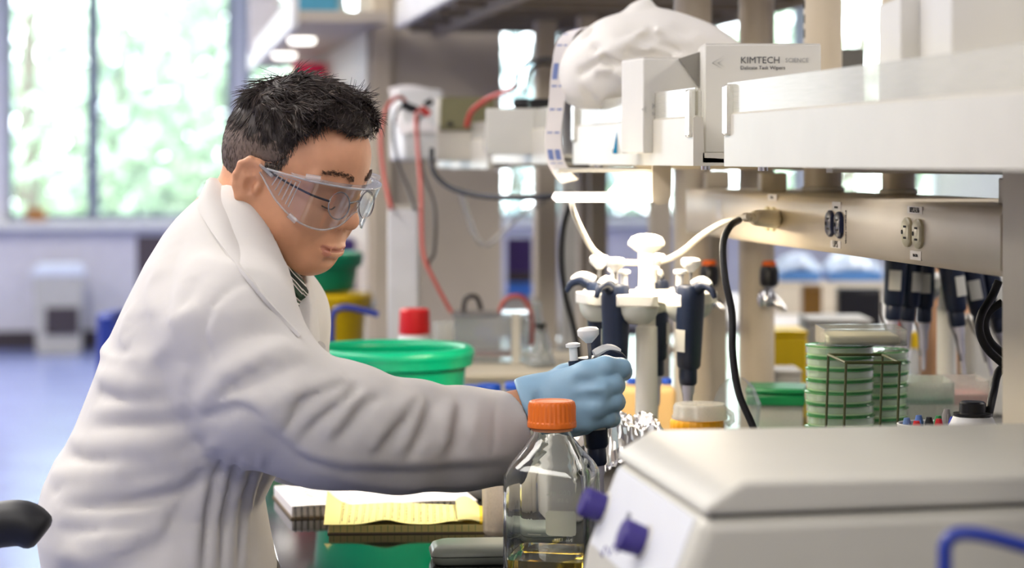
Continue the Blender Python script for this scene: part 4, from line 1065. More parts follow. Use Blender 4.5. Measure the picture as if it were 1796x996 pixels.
# --- pipettes: one model, copied
M_pnavy = mat('pipette_navy', (26, 36, 58), 0.34, var=0.08)
M_pgrey = mat('pipette_shaft', (196, 194, 208), 0.4)
M_pwhite = mat('pipette_button', (238, 236, 232), 0.35)
M_plabel = mat('pipette_label', (214, 212, 202), 0.5)
M_steel = mat('brushed_steel', (150, 148, 146), 0.3, metal=0.9)
def pipette_master():
    t = thing('pipette', 'x', 'pipette')
    ob('shaft', MB().lathe([(0.0022, 0), (0.0030, 0.004), (0.0036, 0.030), (0.0058, 0.034), (0.0068, 0.060), (0.0085, 0.064), (0.0088, 0.076)], 20), M_pgrey, t)
    ob('nut', MB().lathe([(0.0100, 0.074), (0.0118, 0.077), (0.0118, 0.094), (0.0105, 0.098)], 24), M_pnavy, t)
    rs = []
    for z, a, b in ((0.096, .0125, .0125), (0.100, .0145, .0155), (0.13, .0158, .0170), (0.165, .0172, .0182), (0.19, .0178, .0190), (0.206, .0175, .0185), (0.210, .0150, .0160)):
        rs.append([(a * abs(math.cos(q)) ** .8 * math.copysign(1, math.cos(q)), b * abs(math.sin(q)) ** .8 * math.copysign(1, math.sin(q)), z) for q in np.linspace(0, 2 * math.pi, 33)[:-1]])
    h = ob('handle', MB().rings(rs), M_pnavy, t)
    lb = ob('handle_label', MB().sheet([[(x, -0.0182 + 0.0009 * abs(x / .009) ** 2, z) for z in (0.120, 0.150)] for x in np.linspace(-0.009, 0.009, 7)], 0.0008), M_plabel, h)
    ob('finger_hook', MB().tube(smooth_path([(0.012, 0, 0.204), (0.026, 0, 0.212), (0.040, 0, 0.207), (0.047, 0, 0.196)], 5), [0.008, .0082, .0083, .0082, .008, .0075, .007, .0065, .006, .0056, .0052, .0048, .0044, .0040, .0036, .003], 10), M_pnavy, t)
    ob('hook_cover', MB().tube(smooth_path([(0.006, 0, 0.2125), (0.024, 0, 0.2185), (0.040, 0, 0.2135)], 4), [.006, .0066, .0066, .0064, .006, .0056, .005, .004, .003], 8), M_pwhite, t)
    ob('plunger_rod', MB().cyl((0, 0, 0.208), (0, 0, 0.234), 0.0024, seg=10), M_steel, t)
    ob('plunger_button', MB().lathe([(0.004, 0.228), (0.010, 0.234), (0.0135, 0.238), (0.0138, 0.244), (0.0110, 0.247), (0.004, 0.248)], 28), M_pwhite, t)
    ob('ejector_button', MB().lathe([(0.0052, 0.205), (0.0052, 0.224), (0.0090, 0.225), (0.0092, 0.2285), (0.006, 0.230)], 20, (-0.021, 0, 0)), M_pwhite, t)
    ob('ejector_housing', MB().cyl((-0.019, 0, 0.165), (-0.021, 0, 0.208), 0.0065, 0.0075, 16), M_pnavy, t)
    ob('ejector_arm', MB().tube(smooth_path([(-0.0175, 0, 0.100), (-0.0165, 0, 0.080), (-0.0085, 0, 0.058), (-0.0062, 0, 0.036), (-0.0052, 0, 0.022)], 4), 0.0018, 8), M_steel, t)
    return t
PM = pipette_master(); pm_used = [False]
def place_pipette(base, axis, spin, label, group=None, scale=1.0):
    t = PM if not pm_used[0] else dup(PM)
    pm_used[0] = True
    z = Vector(axis).normalized(); x0 = Vector((math.cos(spin), math.sin(spin), 0)); x = (x0 - z * x0.dot(z)).normalized(); y = z.cross(x)
    t.rotation_euler = Matrix((x, y, z)).transposed().to_euler(); t.location = base; t.scale = (scale,) * 3
    t['label'] = label
    if group: t['group'] = group
    elif 'group' in t: del t['group']
    return t
# in the hand
a = P(1052, 868, 2.692); b = P(1032, 590, 2.688)
ax = (b - a).normalized()
place_pipette(b - ax * 0.236 * 0.95, ax, -TH + 0.25, 'navy pipette gripped in the blue gloved hand', scale=0.95)
# --- pipette carousel
M_car = mat('carousel_white', (232, 229, 220), 0.35, var=0.02)
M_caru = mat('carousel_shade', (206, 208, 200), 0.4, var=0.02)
def carousel(px, d, label, top=None, arms=6, spin=0.0, topy=410):
    base = on_bench(px, d); H = ZC - (topy - 278) * d / F - BZ
    t = thing('pipette_carousel', label, 'pipette stand', base, -TH + spin)
    ob('base', MB().lathe([(0.085, 0), (0.088, 0.004), (0.086, 0.012), (0.06, 0.018), (0.018, 0.024)], 40), M_car, t)
    ob('stem', MB().lathe([(0.0165, 0.018), (0.0150, H - 0.13), (0.0128, H - 0.128), (0.0120, H - 0.09), (0.0108, H - 0.05), (0.0125, H - 0.022)], 28), M_car, t)
    ob('knob', MB().lathe([(0.012, H - 0.026), (0.019, H - 0.021), (0.0255, H - 0.0155), (0.0258, H - 0.012), (0.021, H - 0.0045), (0.012, H - 0.0010), (0.003, H)], 36), M_car, t)
    zp = H - 0.084
    ob('hub', MB().lathe([(0.030, zp - 0.012), (0.034, zp - 0.008), (0.034, zp + 0.002), (0.028, zp + 0.005)], 36), M_car, t)
    for k in range(arms):
        a = 2 * math.pi * k / arms + 0.3
        ca, sa = math.cos(a), math.sin(a)
        def R(p): return (p[0] * ca - p[1] * sa, p[0] * sa + p[1] * ca, p[2])
        m = MB(); rs = []
        for r_, w_, zt, zb in ((0.024, 0.012, 0.003, -0.010), (0.045, 0.016, 0.004, -0.012), (0.060, 0.026, 0.004, -0.014), (0.084, 0.030, 0.004, -0.014), (0.097, 0.024, 0.004, -0.012)):
            rs.append([R((r_, -w_, zp + zt)), R((r_, w_, zp + zt)), R((r_, w_, zp + zb)), R((r_, -w_, zp + zb))])
        m.rings(rs)
        arm = ob('arm', m, M_car, t, bevel=0.002)
        cup = MB(); rr = []
        for z_, q in ((-0.012, 1.0), (-0.022, 0.93), (-0.030, 0.78), (-0.036, 0.50)):
            rr.append([R((0.070 + 0.028 * q * math.cos(s), 0.029 * q * math.sin(s), zp + z_)) for s in np.linspace(0, 2 * math.pi, 21)[:-1]])
        ob('cradle', cup.rings(rr), M_caru, arm)
    return t, base, zp
car, cb, zp = carousel(1134, 3.15, 'white carousel pipette stand with a mushroom knob, behind the gloved hand')
lbs = {0: 'navy pipette hanging at the right of the white carousel', 1: 'navy pipette hanging behind the carousel stem, right side', 2: 'navy pipette hanging at the far side of the carousel', 3: 'navy pipette at the far left of the carousel, half hidden', 4: 'navy pipette with a white label, front left of the carousel stem'}
for k, (rad, ang) in {0: (0.086, -50), 1: (0.070, 75), 3: (0.070, 166), 4: (0.082, 234)}.items():
    aa = math.radians(ang) - TH
    off = Vector((math.cos(aa), math.sin(aa), 0)) * rad
    top = cb + off + Vector((0, 0, zp + 0.018))
    place_pipette(top - Vector((0, 0, 0.212)) + off * -0.06, Vector((0, 0, 1)) + off * (0.35 if k == 0 else .1), aa, lbs[k], 'pipettes on the white carousel')
# --- second set hanging beyond the raceway
car2, cb2, zp2 = carousel(1660, 3.58, 'white pipette stand hidden beyond the raceway, near the right upright', spin=0.5, topy=395)
for i, (px, py, tx, lb) in enumerate([(1574, 470, 1562, 'navy pipette at the left end of the row hanging below the raceway'), (1600, 474, 1588, 'second navy pipette from the left below the raceway'), (1622, 478, 1620, 'upright navy pipette with a large white label below the raceway'),
        (1662, 482, 1690, 'dark pipette leaning right, fourth below the raceway'), (1694, 490, 1738, 'navy pipette leaning right with a pale shaft, below the raceway'), (1722, 500, 1775, 'rightmost dark pipette leaning behind the beige upright')]):
    d_ = 3.42 + 0.035 * (i % 3)
    tp_ = P(px - (tx - px) * .25, py - 118, d_); bt_ = P(tx, py + 160, d_)
    z = (tp_ - bt_).normalized(); L = 0.25
    place_pipette(tp_ - z * 0.255, z, -TH + (0.5 if i % 2 else -0.15), lb, 'pipettes hanging beyond the raceway')
# --- square glass bottle
def glass(name, c, rough=0.0, ior=1.47):
    m = mat(name, c, rough, var=0, trans=1.0, ior=ior); return m
M_glass = glass('clear_glass', (248, 252, 250)); M_liquid = glass('amber_liquid', (244, 206, 84), ior=1.33)
bl = on_bench(968, 2.53)
bot = thing('square_bottle', 'square clear glass bottle with orange screw cap in front of the cuff', 'bottle', bl, -TH - math.radians(14))
def sq_ring(h, c, z, n=6):
    """rounded square of half width h and corner radius c"""
    o = []
    for k in range(4):
        cx = (h - c) * (1, -1, -1, 1)[k]; cy = (h - c) * (1, 1, -1, -1)[k]
        for j in range(n + 1):
            a = math.pi / 2 * (k + j / n); o.append((cx + c * math.cos(a), cy + c * math.sin(a), z))
    return o
bh = 0.0475
outp = [(0.040, .011, 0.0), (0.0455, .013, 0.003), (bh, .014, 0.010), (bh, .014, 0.134), (0.0468, .016, 0.140), (0.0435, .020, 0.148), (0.0375, .024, 0.158), (0.0305, .025, 0.168), (0.0245, .0235, 0.177), (0.0212, .0210, 0.183), (0.0205, .0203, 0.188), (0.0205, .0203, 0.212)]
inp = [(0.0180, .0178, 0.212), (0.0180, .0178, 0.188), (0.0186, .0184, 0.183), (0.0218, .021, 0.1765), (0.0275, .0225, 0.167), (0.0345, .0215, 0.157), (0.0405, .0175, 0.1465), (0.0438, .013, 0.139), (bh - 0.003, .011, 0.133), (bh - 0.003, .011, 0.012), (0.040, .009, 0.0065)]
ob('glass_body', MB().rings([sq_ring(*q) for q in outp + inp]), M_glass, bot, ang=50)
ob('liquid', MB().rings([sq_ring(h - 0.0004, c, z) for h, c, z in ((0.040, .0088, 0.0070), (bh - 0.0034, .0106, 0.0125), (bh - 0.0034, .0106, 0.046))]), M_liquid, bot, ang=50)
M_cap = mat('orange_cap', (246, 122, 36), 0.38, var=0.03)
capm = MB(); rs = []
n = 120
def capring(r, z, rib): return [((r + (rib if (j // 2) % 2 == 0 else 0)) * math.cos(2 * math.pi * j / n), (r + (rib if (j // 2) % 2 == 0 else 0)) * math.sin(2 * math.pi * j / n), z) for j in range(n)]
rs = [capring(r_, z_ - 0.0135, k_) for r_, z_, k_ in ((0.0268, 0.2025, 0), (0.0276, 0.2035, 0), (0.0276, 0.2085, 0), (0.0262, 0.2100, 0.0008), (0.0260, 0.2265, 0.0009), (0.0250, 0.2310, 0.0006), (0.0235, 0.2325, 0), (0.019, 0.2325, 0), (0.0185, 0.2318, 0))]
cap_o = ob('screw_cap', capm.rings(rs), M_cap, bot, ang=35)
ob('pour_ring', MB().lathe([(0.0208, 0.1850), (0.0232, 0.1856), (0.0235, 0.1885), (0.0225, 0.190), (0.0208, 0.190)], 40, cap0=False, cap1=False), mat('clear_pour_ring', (250, 170, 120), 0.3), bot)
def etched():
    m = bpy.data.materials.new('etched_white'); m.use_nodes = True; nt = m.node_tree; out_ = nt.nodes['Material Output']
    nt.nodes.remove(nt.nodes['Principled BSDF'])
    a_ = nt.nodes.new('ShaderNodeBsdfDiffuse'); b_ = nt.nodes.new('ShaderNodeBsdfTranslucent'); m_ = nt.nodes.new('ShaderNodeMixShader'); m_.inputs[0].default_value = 0.6
    for q_ in (a_, b_): q_.inputs['Color'].default_value = (*lin((240, 236, 224)), 1)
    nt.links.new(a_.outputs[0], m_.inputs[1]); nt.links.new(b_.outputs[0], m_.inputs[2]); nt.links.new(m_.outputs[0], out_.inputs[0])
    return m
M_etch = etched()
eb_ = MB(); yb = bh - 0.0031
pr_ = sq_ring(0.0185, .006, 0); ob('write_on_patch', MB().add([(p[0], bh + .0003, p[1] * .85 + 0.070) for p in pr_], [tuple(range(len(pr_)))]), M_etch, bot)
ob('graduation', MB().add([(-0.040, bh + .0003, .0545), (-.024, bh + .0003, .0545), (-.024, bh + .0003, .0553), (-.040, bh + .0003, .0553)], [(0, 1, 2, 3)]), M_etch, bot)
Rb = Matrix.Rotation(bot.rotation_euler.z, 3, 'Z')
def btext(s, size, x, z): text('lettering', s, size, M_etch, bl + Rb @ Vector((x, bh + 0.0004, z)), Rb @ Vector((-1, 0, 0)), (0, 0, 1), bot, depth=0.0)
btext('No. 1394', 0.0055, 0.002, 0.0495); btext('~1000 mL', 0.0095, 0.002, 0.1075); btext('± 5%', 0.0065, 0.002, 0.0985)
# --- green tub, reflected in the bench
M_green = mat('green_plastic', (0, 166, 118), 0.30, var=0.03, sss=0.0)
def tub(px, d, R, H, m, label, name='plastic_tub', z=BZ, cat='tub', lip=0.016):
    q = P(px, 500, d)
    t = thing(name, label, cat, (q.x, q.y, z), -TH)
    rb = R * 0.80
    wall = [(rb - 0.01, 0), (rb, 0.004), (R - 0.016, H - 0.05), (R - 0.014, H - 0.034), (R - 0.013, H - 0.006), (R - 0.016, H - 0.006), (R - 0.018, H - 0.05), (rb - 0.003, 0.008), (0.002, 0.006)]
    ob('body', MB().lathe(wall, 64), m, t, ang=50)
    rim = []
    for k in range(13):
        a = math.radians(-40 + 240 * k / 12); rim.append((R - lip * .62 + lip * .62 * math.cos(a), H - lip * .7 + lip * .7 * math.sin(a)))
    rim += [(R - lip * 1.1, H - 0.03), (R - lip * .95, H - 0.034), (R - .004, H - 0.030)]
    ob('rim', MB().lathe(rim + [rim[0]], 64, cap0=False, cap1=False), m, t, ang=60)
    return t
tub(684, 3.60, 0.135, 0.192, M_green, 'large open green plastic tub behind the white sleeve')
M_yellow = mat('yellow_plastic', (242, 202, 20), 0.35)
M_yorange = mat('amber_plastic', (226, 152, 16), 0.4)
yb_ = tub(552, 5.0, 0.128, 0.195, M_yellow, 'yellow plastic bucket standing behind the green tub', 'plastic_bucket', cat='bucket')
tub(546, 5.0, 0.116, 0.085, mat('dark_green_plastic', (10, 138, 96), 0.4), 'smaller green tub stacked on top of the yellow bucket', 'plastic_tub', z=BZ + 0.198)
ob('handle_boss', MB().cyl((0.116, 0.0, 0.165), (0.136, 0.0, 0.162), 0.018, 0.014, 16), M_white, yb_)
# --- blue bent rods
M_bluer = mat('blue_coated_rod', (42, 62, 152), 0.3)
def rod(pts, d, r, label, foot):
    w = [P(x, y, d) for x, y in pts]
    w = [Vector((w[0].x, w[0].y, BZ + 0.004))] + w
    c = w[0].copy(); c.z = BZ
    t = thing('bent_rod', label, 'rod', c)
    ob('rod', MB().tube(smooth_path([p - c for p in w], 8), r, 12), M_bluer, t)
    ob('foot', MB().lathe([(foot, 0), (foot, 0.005), (r * 1.3, 0.009)], 24), M_bluer, t)
rod([(582, 580), (583, 556), (592, 542), (616, 540), (664, 552)], 4.5, 0.0062, 'thin blue bent rod rising behind the large green tub', 0.03)
rod([(1657, 1060), (1657, 985), (1660, 952), (1682, 936), (1730, 940), (1810, 962), (1850, 975)], 1.52, 0.0050, 'blue bent rod in the lower right foreground before the mixer', 0.03)
# --- yellow pad, notebooks
M_pad = mat('yellow_paper', (246, 233, 152), 0.75, var=0.03)
M_pads = mat('yellow_paper_edge', (226, 208, 134), 0.8)
M_board = mat('grey_cardboard', (120, 104, 84), 0.8)
M_ruled = mat('green_rule', (140, 164, 104), 0.8, var=0)
M_pen = mat('pencil_marks', (176, 166, 116), 0.8, var=0)
M_paper = mat('white_paper', (236, 230, 228), 0.8, var=0.02)
pz = dB(937)
pl = P(574, 937, pz); pl.z = BZ
pad = thing('legal_pad', 'yellow ruled paper pad with curling pages beside the notebook', 'notepad', pl, -TH + math.radians(2.5))
ob('backing', MB().box(0, 0.208, 0, 0.127, 0.0, 0.002), M_board, pad)
ob('pages', MB().box(0.002, 0.206, 0.001, 0.126, 0.002, 0.011), M_pads, pad)
for k in range(22):
    x = 0.008 + k * 0.0088
    ob('edge_rule', MB().box(x, x + 0.0008, 0.0004, 0.0012, 0.0024, 0.0109), M_ruled, pad)
def lift(x, y):
    return 0.012 + 0.010 * (y / .127) * (1 - abs(x - .08) / .2) + 0.022 * max(0, (0.03 - x) / .03) ** 2 * (y / .127) + 0.006 * math.exp(-((x - .075) / .022) ** 2) * (1 - y / .127) + 0.004 * math.exp(-((x - .165) / .018) ** 2) * (1 - y / .127)
gridp = [[(x - 0.006 * max(0, (0.02 - x) / .02), y, lift(x, y)) for y in np.linspace(0.001, 0.126, 9)] for x in np.linspace(0.001, 0.176, 36)]
top = ob('top_sheet', MB().sheet(gridp, 0.0006), M_pad, pad, ang=80)
fl_ = [[(0.170 + 0.034 * t, y, 0.0135 + 0.012 * math.sin(math.pi * min(1, .25 + t * .75)) * (0.35 + y / .127)) for y in np.linspace(0.001, 0.126, 7)] for t in np.linspace(0, 1, 9)]
ob('folded_sheet', MB().sheet(fl_, 0.0012), M_pad, pad, ang=80)
for k in range(17):
    x = 0.016 + k * 0.0094
    ob('rule_line', MB().sheet([[(x - .0003, y, lift(x, y) + .0005), (x + .0003, y, lift(x, y) + .0005)] for y in np.linspace(0.004, 0.123, 7)], 0.0), M_ruled, top)
    mk = MB(); rg = random.Random(k)
    y = 0.01 + rg.random() * .01
    while y < 0.118:
        w_ = rg.uniform(.003, .010); h_ = rg.uniform(.001, .0024)
        mk.sheet([[(x + .0016, yy, lift(x, yy) + .0007), (x + .0016 + h_, yy, lift(x, yy) + .0007)] for yy in (y, y + w_)], 0.0); y += w_ + rg.uniform(.002, .006)
    ob('handwriting', mk, M_pen, top)
ob('binding', MB().box(0.1985, 0.2085, 0.0, 0.127, 0.011, 0.0165), mat('pad_binding', (226, 188, 20), 0.6), pad, bevel=0.002)
nl = P(510, 911, dB(911)); nl.z = BZ
nb = thing('spiral_notebook', 'white spiral notebook with pencil notes and black wire binding', 'notebook', nl, -TH + math.radians(13))
ob('back_cover', MB().box(0, 0.262, 0.0, 0.205, 0.0, 0.0025), M_board, nb)
ob('page_block', MB().box(0.002, 0.260, 0.006, 0.203, 0.0025, 0.016), M_paper, nb, bevel=0.001)
def nlift(x, y): return 0.0165 + 0.014 * math.exp(-((x - 0.215) / .05) ** 2) * (y / .2) ** 1.2 + 0.001 * math.sin(x * 40)
ntop = ob('top_page', MB().sheet([[(x, y, nlift(x, y)) for y in np.linspace(0.004, 0.203, 9)] for x in np.linspace(0.002, 0.260, 28)], 0.0006), M_paper, nb, ang=80)
M_grey_ink = mat('grey_ink', (176, 166, 164), 0.8, var=0)
for k in range(24):
    mk = MB(); rg = random.Random(50 + k); y = 0.022 + k * .0074; x = 0.02 + rg.random() * .03
    while x < 0.24:
        w_ = rg.uniform(.004, .016); mk.sheet([[(xx, y, nlift(xx, y) + .0006), (xx, y + .0018, nlift(xx, y + .0018) + .0006)] for xx in (x, x + w_)], 0.0); x += w_ + rg.uniform(.003, .012)
    ob('handwriting', mk, M_grey_ink, ntop)
for k in range(30):
    x = 0.006 + k * 0.0086
    ob('wire_loop', MB().tube([(x, -0.0025 + 0.0075 * math.cos(a), 0.0085 + 0.0085 * math.sin(a)) for a in np.linspace(0, 2 * math.pi, 13)[:-1]], 0.0006, 5, closed=True), M_blackp, nb)
b2 = P(502, 868, 3.30); b2.z = BZ
nb2 = thing('paper_booklet', 'thin white booklet lying behind the spiral notebook', 'booklet', b2, -TH + math.radians(4))
ob('cover', MB().box(0, 0.14, 0, 0.12, 0.0, 0.018), M_paper, nb2, bevel=0.001)
ob('top_leaf', MB().sheet([[(x, y, 0.0195 + .003 * math.sin(x * 14)) for y in np.linspace(0.002, .118, 4)] for x in np.linspace(0.002, .138, 10)], 0.0006), M_paper, nb2, ang=80)
# --- translucent cup with tubes, white bowl, grey case
M_milk = clear('milky_plastic', (236, 230, 222), body=0.62, rough=0.25, edge=0.5)
cu = on_bench(893, dB(942) + 0.04)
cup = thing('plastic_cup', 'translucent white plastic cup holding tubes, behind the glass bottle', 'cup', cu, -TH)
ob('wall', MB().rings([sq_ring(h, c, z) for h, c, z in ((0.030, .012, 0), (0.034, .013, 0.004), (0.0365, .014, 0.095), (0.0355, .014, 0.095), (0.033, .012, 0.006))]), M_milk, cup, ang=50)
for i, (x0, x1, y_) in enumerate(((-0.012, 0.018, -0.012), (0.006, 0.026, 0.006), (-0.02, -0.008, 0.012))):
    ob('tube', MB().cyl((x0, y_, 0.010), (x1, y_, 0.085), 0.006, 0.007, 14), mat('tube_grey', (208, 204, 206), 0.35), cup)
bo = on_bench(838, 3.26)
tb_ = thing('white_bowl', 'small white bowl at the right end of the spiral notebook', 'bowl', bo, -TH)
ob('shell', MB().lathe([(0.02, 0), (0.026, 0.002), (0.036, 0.015), (0.041, 0.034), (0.0395, 0.034), (0.034, 0.016), (0.022, 0.006)], 36), M_white, tb_)
ob('rim', MB().tube([(0.0405 * math.cos(a), 0.0405 * math.sin(a), 0.034) for a in np.linspace(0, 2 * math.pi, 37)[:-1]], 0.0014, 6, closed=True), M_white, tb_)
M_case = mat('grey_green_plastic', (158, 164, 152), 0.30, var=0.03)
ca_ = on_bench(752, 2.74)
case = thing('hard_case', 'flat grey-green hard case lying left of the glass bottle', 'case', ca_, -TH + math.radians(5))
def rrect(x0, x1, y0, y1, r, z, n=5):
    o = []
    for k, (cx, cy_) in enumerate(((x1 - r, y1 - r), (x0 + r, y1 - r), (x0 + r, y0 + r), (x1 - r, y0 + r))):
        for j in range(n + 1):
            a = math.pi / 2 * (k + j / n); o.append((cx + r * math.cos(a), cy_ + r * math.sin(a), z))
    return o
ob('lower_shell', MB().rings([rrect(0.004 - e, 0.165 + e, -0.03 - e, 0.045 + e, 0.014, z) for e, z in ((-.004, 0), (0, .002), (0.002, .0095), (.002, .010))]), M_case, case, ang=50)
ob('upper_shell', MB().rings([rrect(0.004 - e, 0.165 + e, -0.03 - e, 0.045 + e, 0.014, z) for e, z in ((.002, 0.0112), (.002, .013), (-.002, .020), (-.010, .0235), (-.016, .0240))]), M_case, case, ang=50)
ob('seam', MB().rings([rrect(0.004, 0.165, -0.03, 0.045, 0.013, z) for z in (0.0095, 0.0117)]), M_slot, case)
ob('latch', MB().box(0.095, 0.112, -0.0335, -0.031, 0.005, 0.0105), M_case, case, bevel=0.001)
# --- foil covered sample box
fb = on_bench(1098, 2.90)
M_foil = mat('aluminium_foil', (244, 241, 236), 0.30, metal=1.0, var=0.05)
M_fbox = mat('white_foam', (226, 218, 210), 0.7)
fx_ = thing('sample_box', 'white sample box with crumpled aluminium foil under the pipette tip', 'box', fb, -TH + 0.12)
ob('box', MB().box(-0.108, 0.045, -0.045, 0.055, 0.0, 0.136), M_fbox, fx_, bevel=0.006)
rg = random.Random(3)
def crumple(nx, ny, x0, x1, y0, y1, zf, amp, seed):
    rr = random.Random(seed); Z = [[rr.uniform(-1, 1) for _ in range(ny)] for _ in range(nx)]
    return [[(x0 + (x1 - x0) * i / (nx - 1) + rr.uniform(-1, 1) * amp * .5, y0 + (y1 - y0) * j / (ny - 1) + rr.uniform(-1, 1) * amp * .5, zf(i / (nx - 1), j / (ny - 1)) + Z[i][j] * amp) for j in range(ny)] for i in range(nx)]
ob('foil', MB().sheet(crumple(58, 44, -0.074, 0.064, -0.062, 0.070, lambda a, b: 0.150 + 0.014 * math.sin(a * 5) * math.sin(b * 4) + 0.006 * math.sin(a * 17 + b * 9) - 0.34 * max(0, abs(b - .5) - .36) - 0.34 * max(0, abs(a - .5) - .38), 0.0030, 4), 0.0003), M_foil, fx_, ang=12)
ob('foil_scrap', MB().sheet(crumple(16, 12, -0.035, 0.016, -0.085, -0.055, lambda a, b: 0.103 + 0.01 * math.sin(a * 4), 0.0022, 9), 0.0003), M_foil, fx_, ang=12)
ob('dark_clip', MB().box(0.046, 0.068, -0.02, 0.01, 0.122, 0.134), M_blackp, fx_, bevel=0.003)
# --- jar with yellow lid below a clear cup
M_clr = clear('clear_polystyrene', (236, 240, 240), body=0.16, rough=0.06, edge=1.2)
M_clr2 = clear('frosted_polypropylene', (234, 234, 228), body=0.42, rough=0.2, edge=0.8)
jr = on_bench(1222, 2.98)
jar = thing('lidded_jar', 'clear jar with a yellow-orange screw lid and a clear cup upside down on it', 'jar', jr, -TH)
zj = ZC - (756 - 278) * 2.98 / F - BZ
ob('jar_body', MB().lathe([(0.030, 0), (0.033, 0.004), (0.033, zj), (0.031, zj), (0.031, 0.006)], 36), M_clr, jar)
M_ylid = mat('yellow_orange_lid', (248, 172, 20), 0.35)
ob('lid', MB().rings([[((r + (0.0006 if (j // 2) % 2 else 0)) * math.cos(2 * math.pi * j / 96), (r + (0.0006 if (j // 2) % 2 else 0)) * math.sin(2 * math.pi * j / 96), z) for j in range(96)] for r, z in ((0.0345, zj - .002), (0.0350, zj), (0.0350, zj + 0.013), (0.0335, zj + 0.0155))]), M_ylid, jar)
ob('clear_cup', MB().lathe([(0.037, zj + 0.0165), (0.037, zj + 0.020), (0.0355, zj + 0.022), (0.035, zj + 0.033), (0.033, zj + 0.0365), (0.005, zj + 0.037), (0.005, zj + 0.035), (0.032, zj + 0.0345), (0.0333, zj + 0.032), (0.034, zj + 0.0165)], 40, (0.004, 0, 0)), M_clr2, jar)
ob('cup_tab', MB().tube([(0.036, 0, zj + .030), (0.046, 0, zj + .022), (0.047, 0, zj + .014), (0.040, 0, zj + .008)], 0.004, 8), M_clr2, jar)
# --- tan foam rack with blue trim behind the carousel
tn = on_bench(1132, 3.62)
M_tan = mat('tan_foam', (226, 186, 124), 0.7)
tz_ = ZC - (676 - 278) * 3.62 / F - BZ
tan = thing('foam_rack', 'tan foam rack behind the white carousel stem', 'rack', tn, -TH)
ob('block', MB().box(-0.050, 0.048, -0.03, 0.06, 0, tz_), M_tan, tan, bevel=0.010, seg=3)
for k in range(3): ob('blue_cap', MB().lathe([(0.008, 0), (0.009, .001), (0.009, .008), (0.007, .010)], 16, (-0.02 + k * .028, 0.02, tz_)), mat('blue_cap', (40, 84, 190), 0.4), tan)
# --- petri dish stacks
M_agar = mat('green_agar', (196, 224, 172), 0.35, var=0.05)
M_cream_agar = mat('cream_agar', (222, 212, 178), 0.5)
M_edge = clear('dish_edge_green', (96, 190, 110), body=0.75, rough=0.1, edge=0.8)
def dish_master():
    t = thing('petri_dish', 'x', 'petri dish')
    ob('base', MB().lathe([(0.041, 0), (0.043, 0.0008), (0.043, 0.0022)], 40), M_edge, t)
    ob('agar', MB().lathe([(0.0425, 0.0024), (0.0427, 0.0122), (0.0420, 0.0126)], 36), M_agar, t)
    ob('lid', MB().lathe([(0.0445, 0.005), (0.0445, 0.0146), (0.0435, 0.0150), (0.0, 0.0150), (0.0, 0.0142), (0.0430, 0.0142), (0.0437, 0.0138), (0.0437, 0.005)], 40), M_clr, t)
    ob('lid_edge', MB().tube([(0.0446 * math.cos(a), 0.0446 * math.sin(a), 0.0144) for a in np.linspace(0, 2 * math.pi, 41)[:-1]], 0.0008, 5, closed=True), M_edge, t)
    return t
DM = dish_master(); first = True
for s_, (px, d, n, lb) in enumerate([(1472, 2.98, 16, 'left stack of green-edged petri dishes behind the wire rack'), (1536, 3.08, 15, 'right stack of green-edged petri dishes behind the wire rack')]):
    base = on_bench(px, d)
    for k in range(n):
        ordw = ['bottom', 'second', 'third', 'fourth', 'fifth', 'sixth', 'seventh', 'eighth', 'ninth', 'tenth', 'eleventh', 'twelfth', 'thirteenth', 'fourteenth', 'fifteenth', 'sixteenth']
        side_ = 'left' if s_ == 0 else 'right'
        full_ = ('bottom dish of the %s petri stack behind the wire rack' % side_) if k == 0 else ('topmost dish of the %s petri stack behind the wire rack' % side_) if k == n - 1 else ('%s petri dish counted from the bottom of the %s stack' % (ordw[k], side_))
        j = Vector((rnd.uniform(-.0018, .0018), rnd.uniform(-.0018, .0018), k * 0.0153))
        o = DM if first else dup(DM)
        first = False
        o.location = base + j; o.rotation_euler = (0, 0, rnd.uniform(0, 6)); o['label'] = full_; o['group'] = 'stacked petri dishes'
tp_ = on_bench(1476, 2.98); 
td = thing('clear_tray', 'clear shallow tray of cream gel on top of the petri dish stacks', 'tray', tp_ + Vector((0.03, 0, 16 * 0.0153 + 0.001)), -TH)
ob('gel', MB().box(-0.052, 0.042, -0.040, 0.040, 0.0015, 0.013), M_cream_agar, td, bevel=0.003)
ob('tray', MB().box(-0.058, 0.050, -0.045, 0.045, 0.0, 0.0012).box(-0.058, -0.056, -.045, .045, .0012, .022).box(.048, .050, -.045, .045, .0012, .022).box(-.056, .048, -.045, -.043, .0012, .022).box(-.056, .048, .043, .045, .0012, .022), M_clr, td)
# --- wire rack
M_olive = mat('olive_wire', (72, 78, 40), 0.4)
wr = thing('wire_rack', 'empty olive-green wire basket frame in front of the petri dish stacks', 'rack', on_bench(1520, 2.78))
cor = [P(1484, 636, 2.74), P(1578, 636, 2.74), P(1548, 622, 2.86), P(1453, 622, 2.86)]
low = [Vector((p.x * 0.985, p.y * 0.995, BZ + 0.003)) for p in cor]
o0 = wr.location
for i in range(4):
    ob('top_wire', MB().tube([cor[i] - o0, cor[(i + 1) % 4] - o0], 0.0019, 8), M_olive, wr)
    ob('upright_wire', MB().tube([cor[i] - o0, low[i] - o0], 0.0017, 8), M_olive, wr)
    ob('bottom_wire', MB().tube([low[i] - o0, low[(i + 1) % 4] - o0], 0.0019, 8), M_olive, wr)
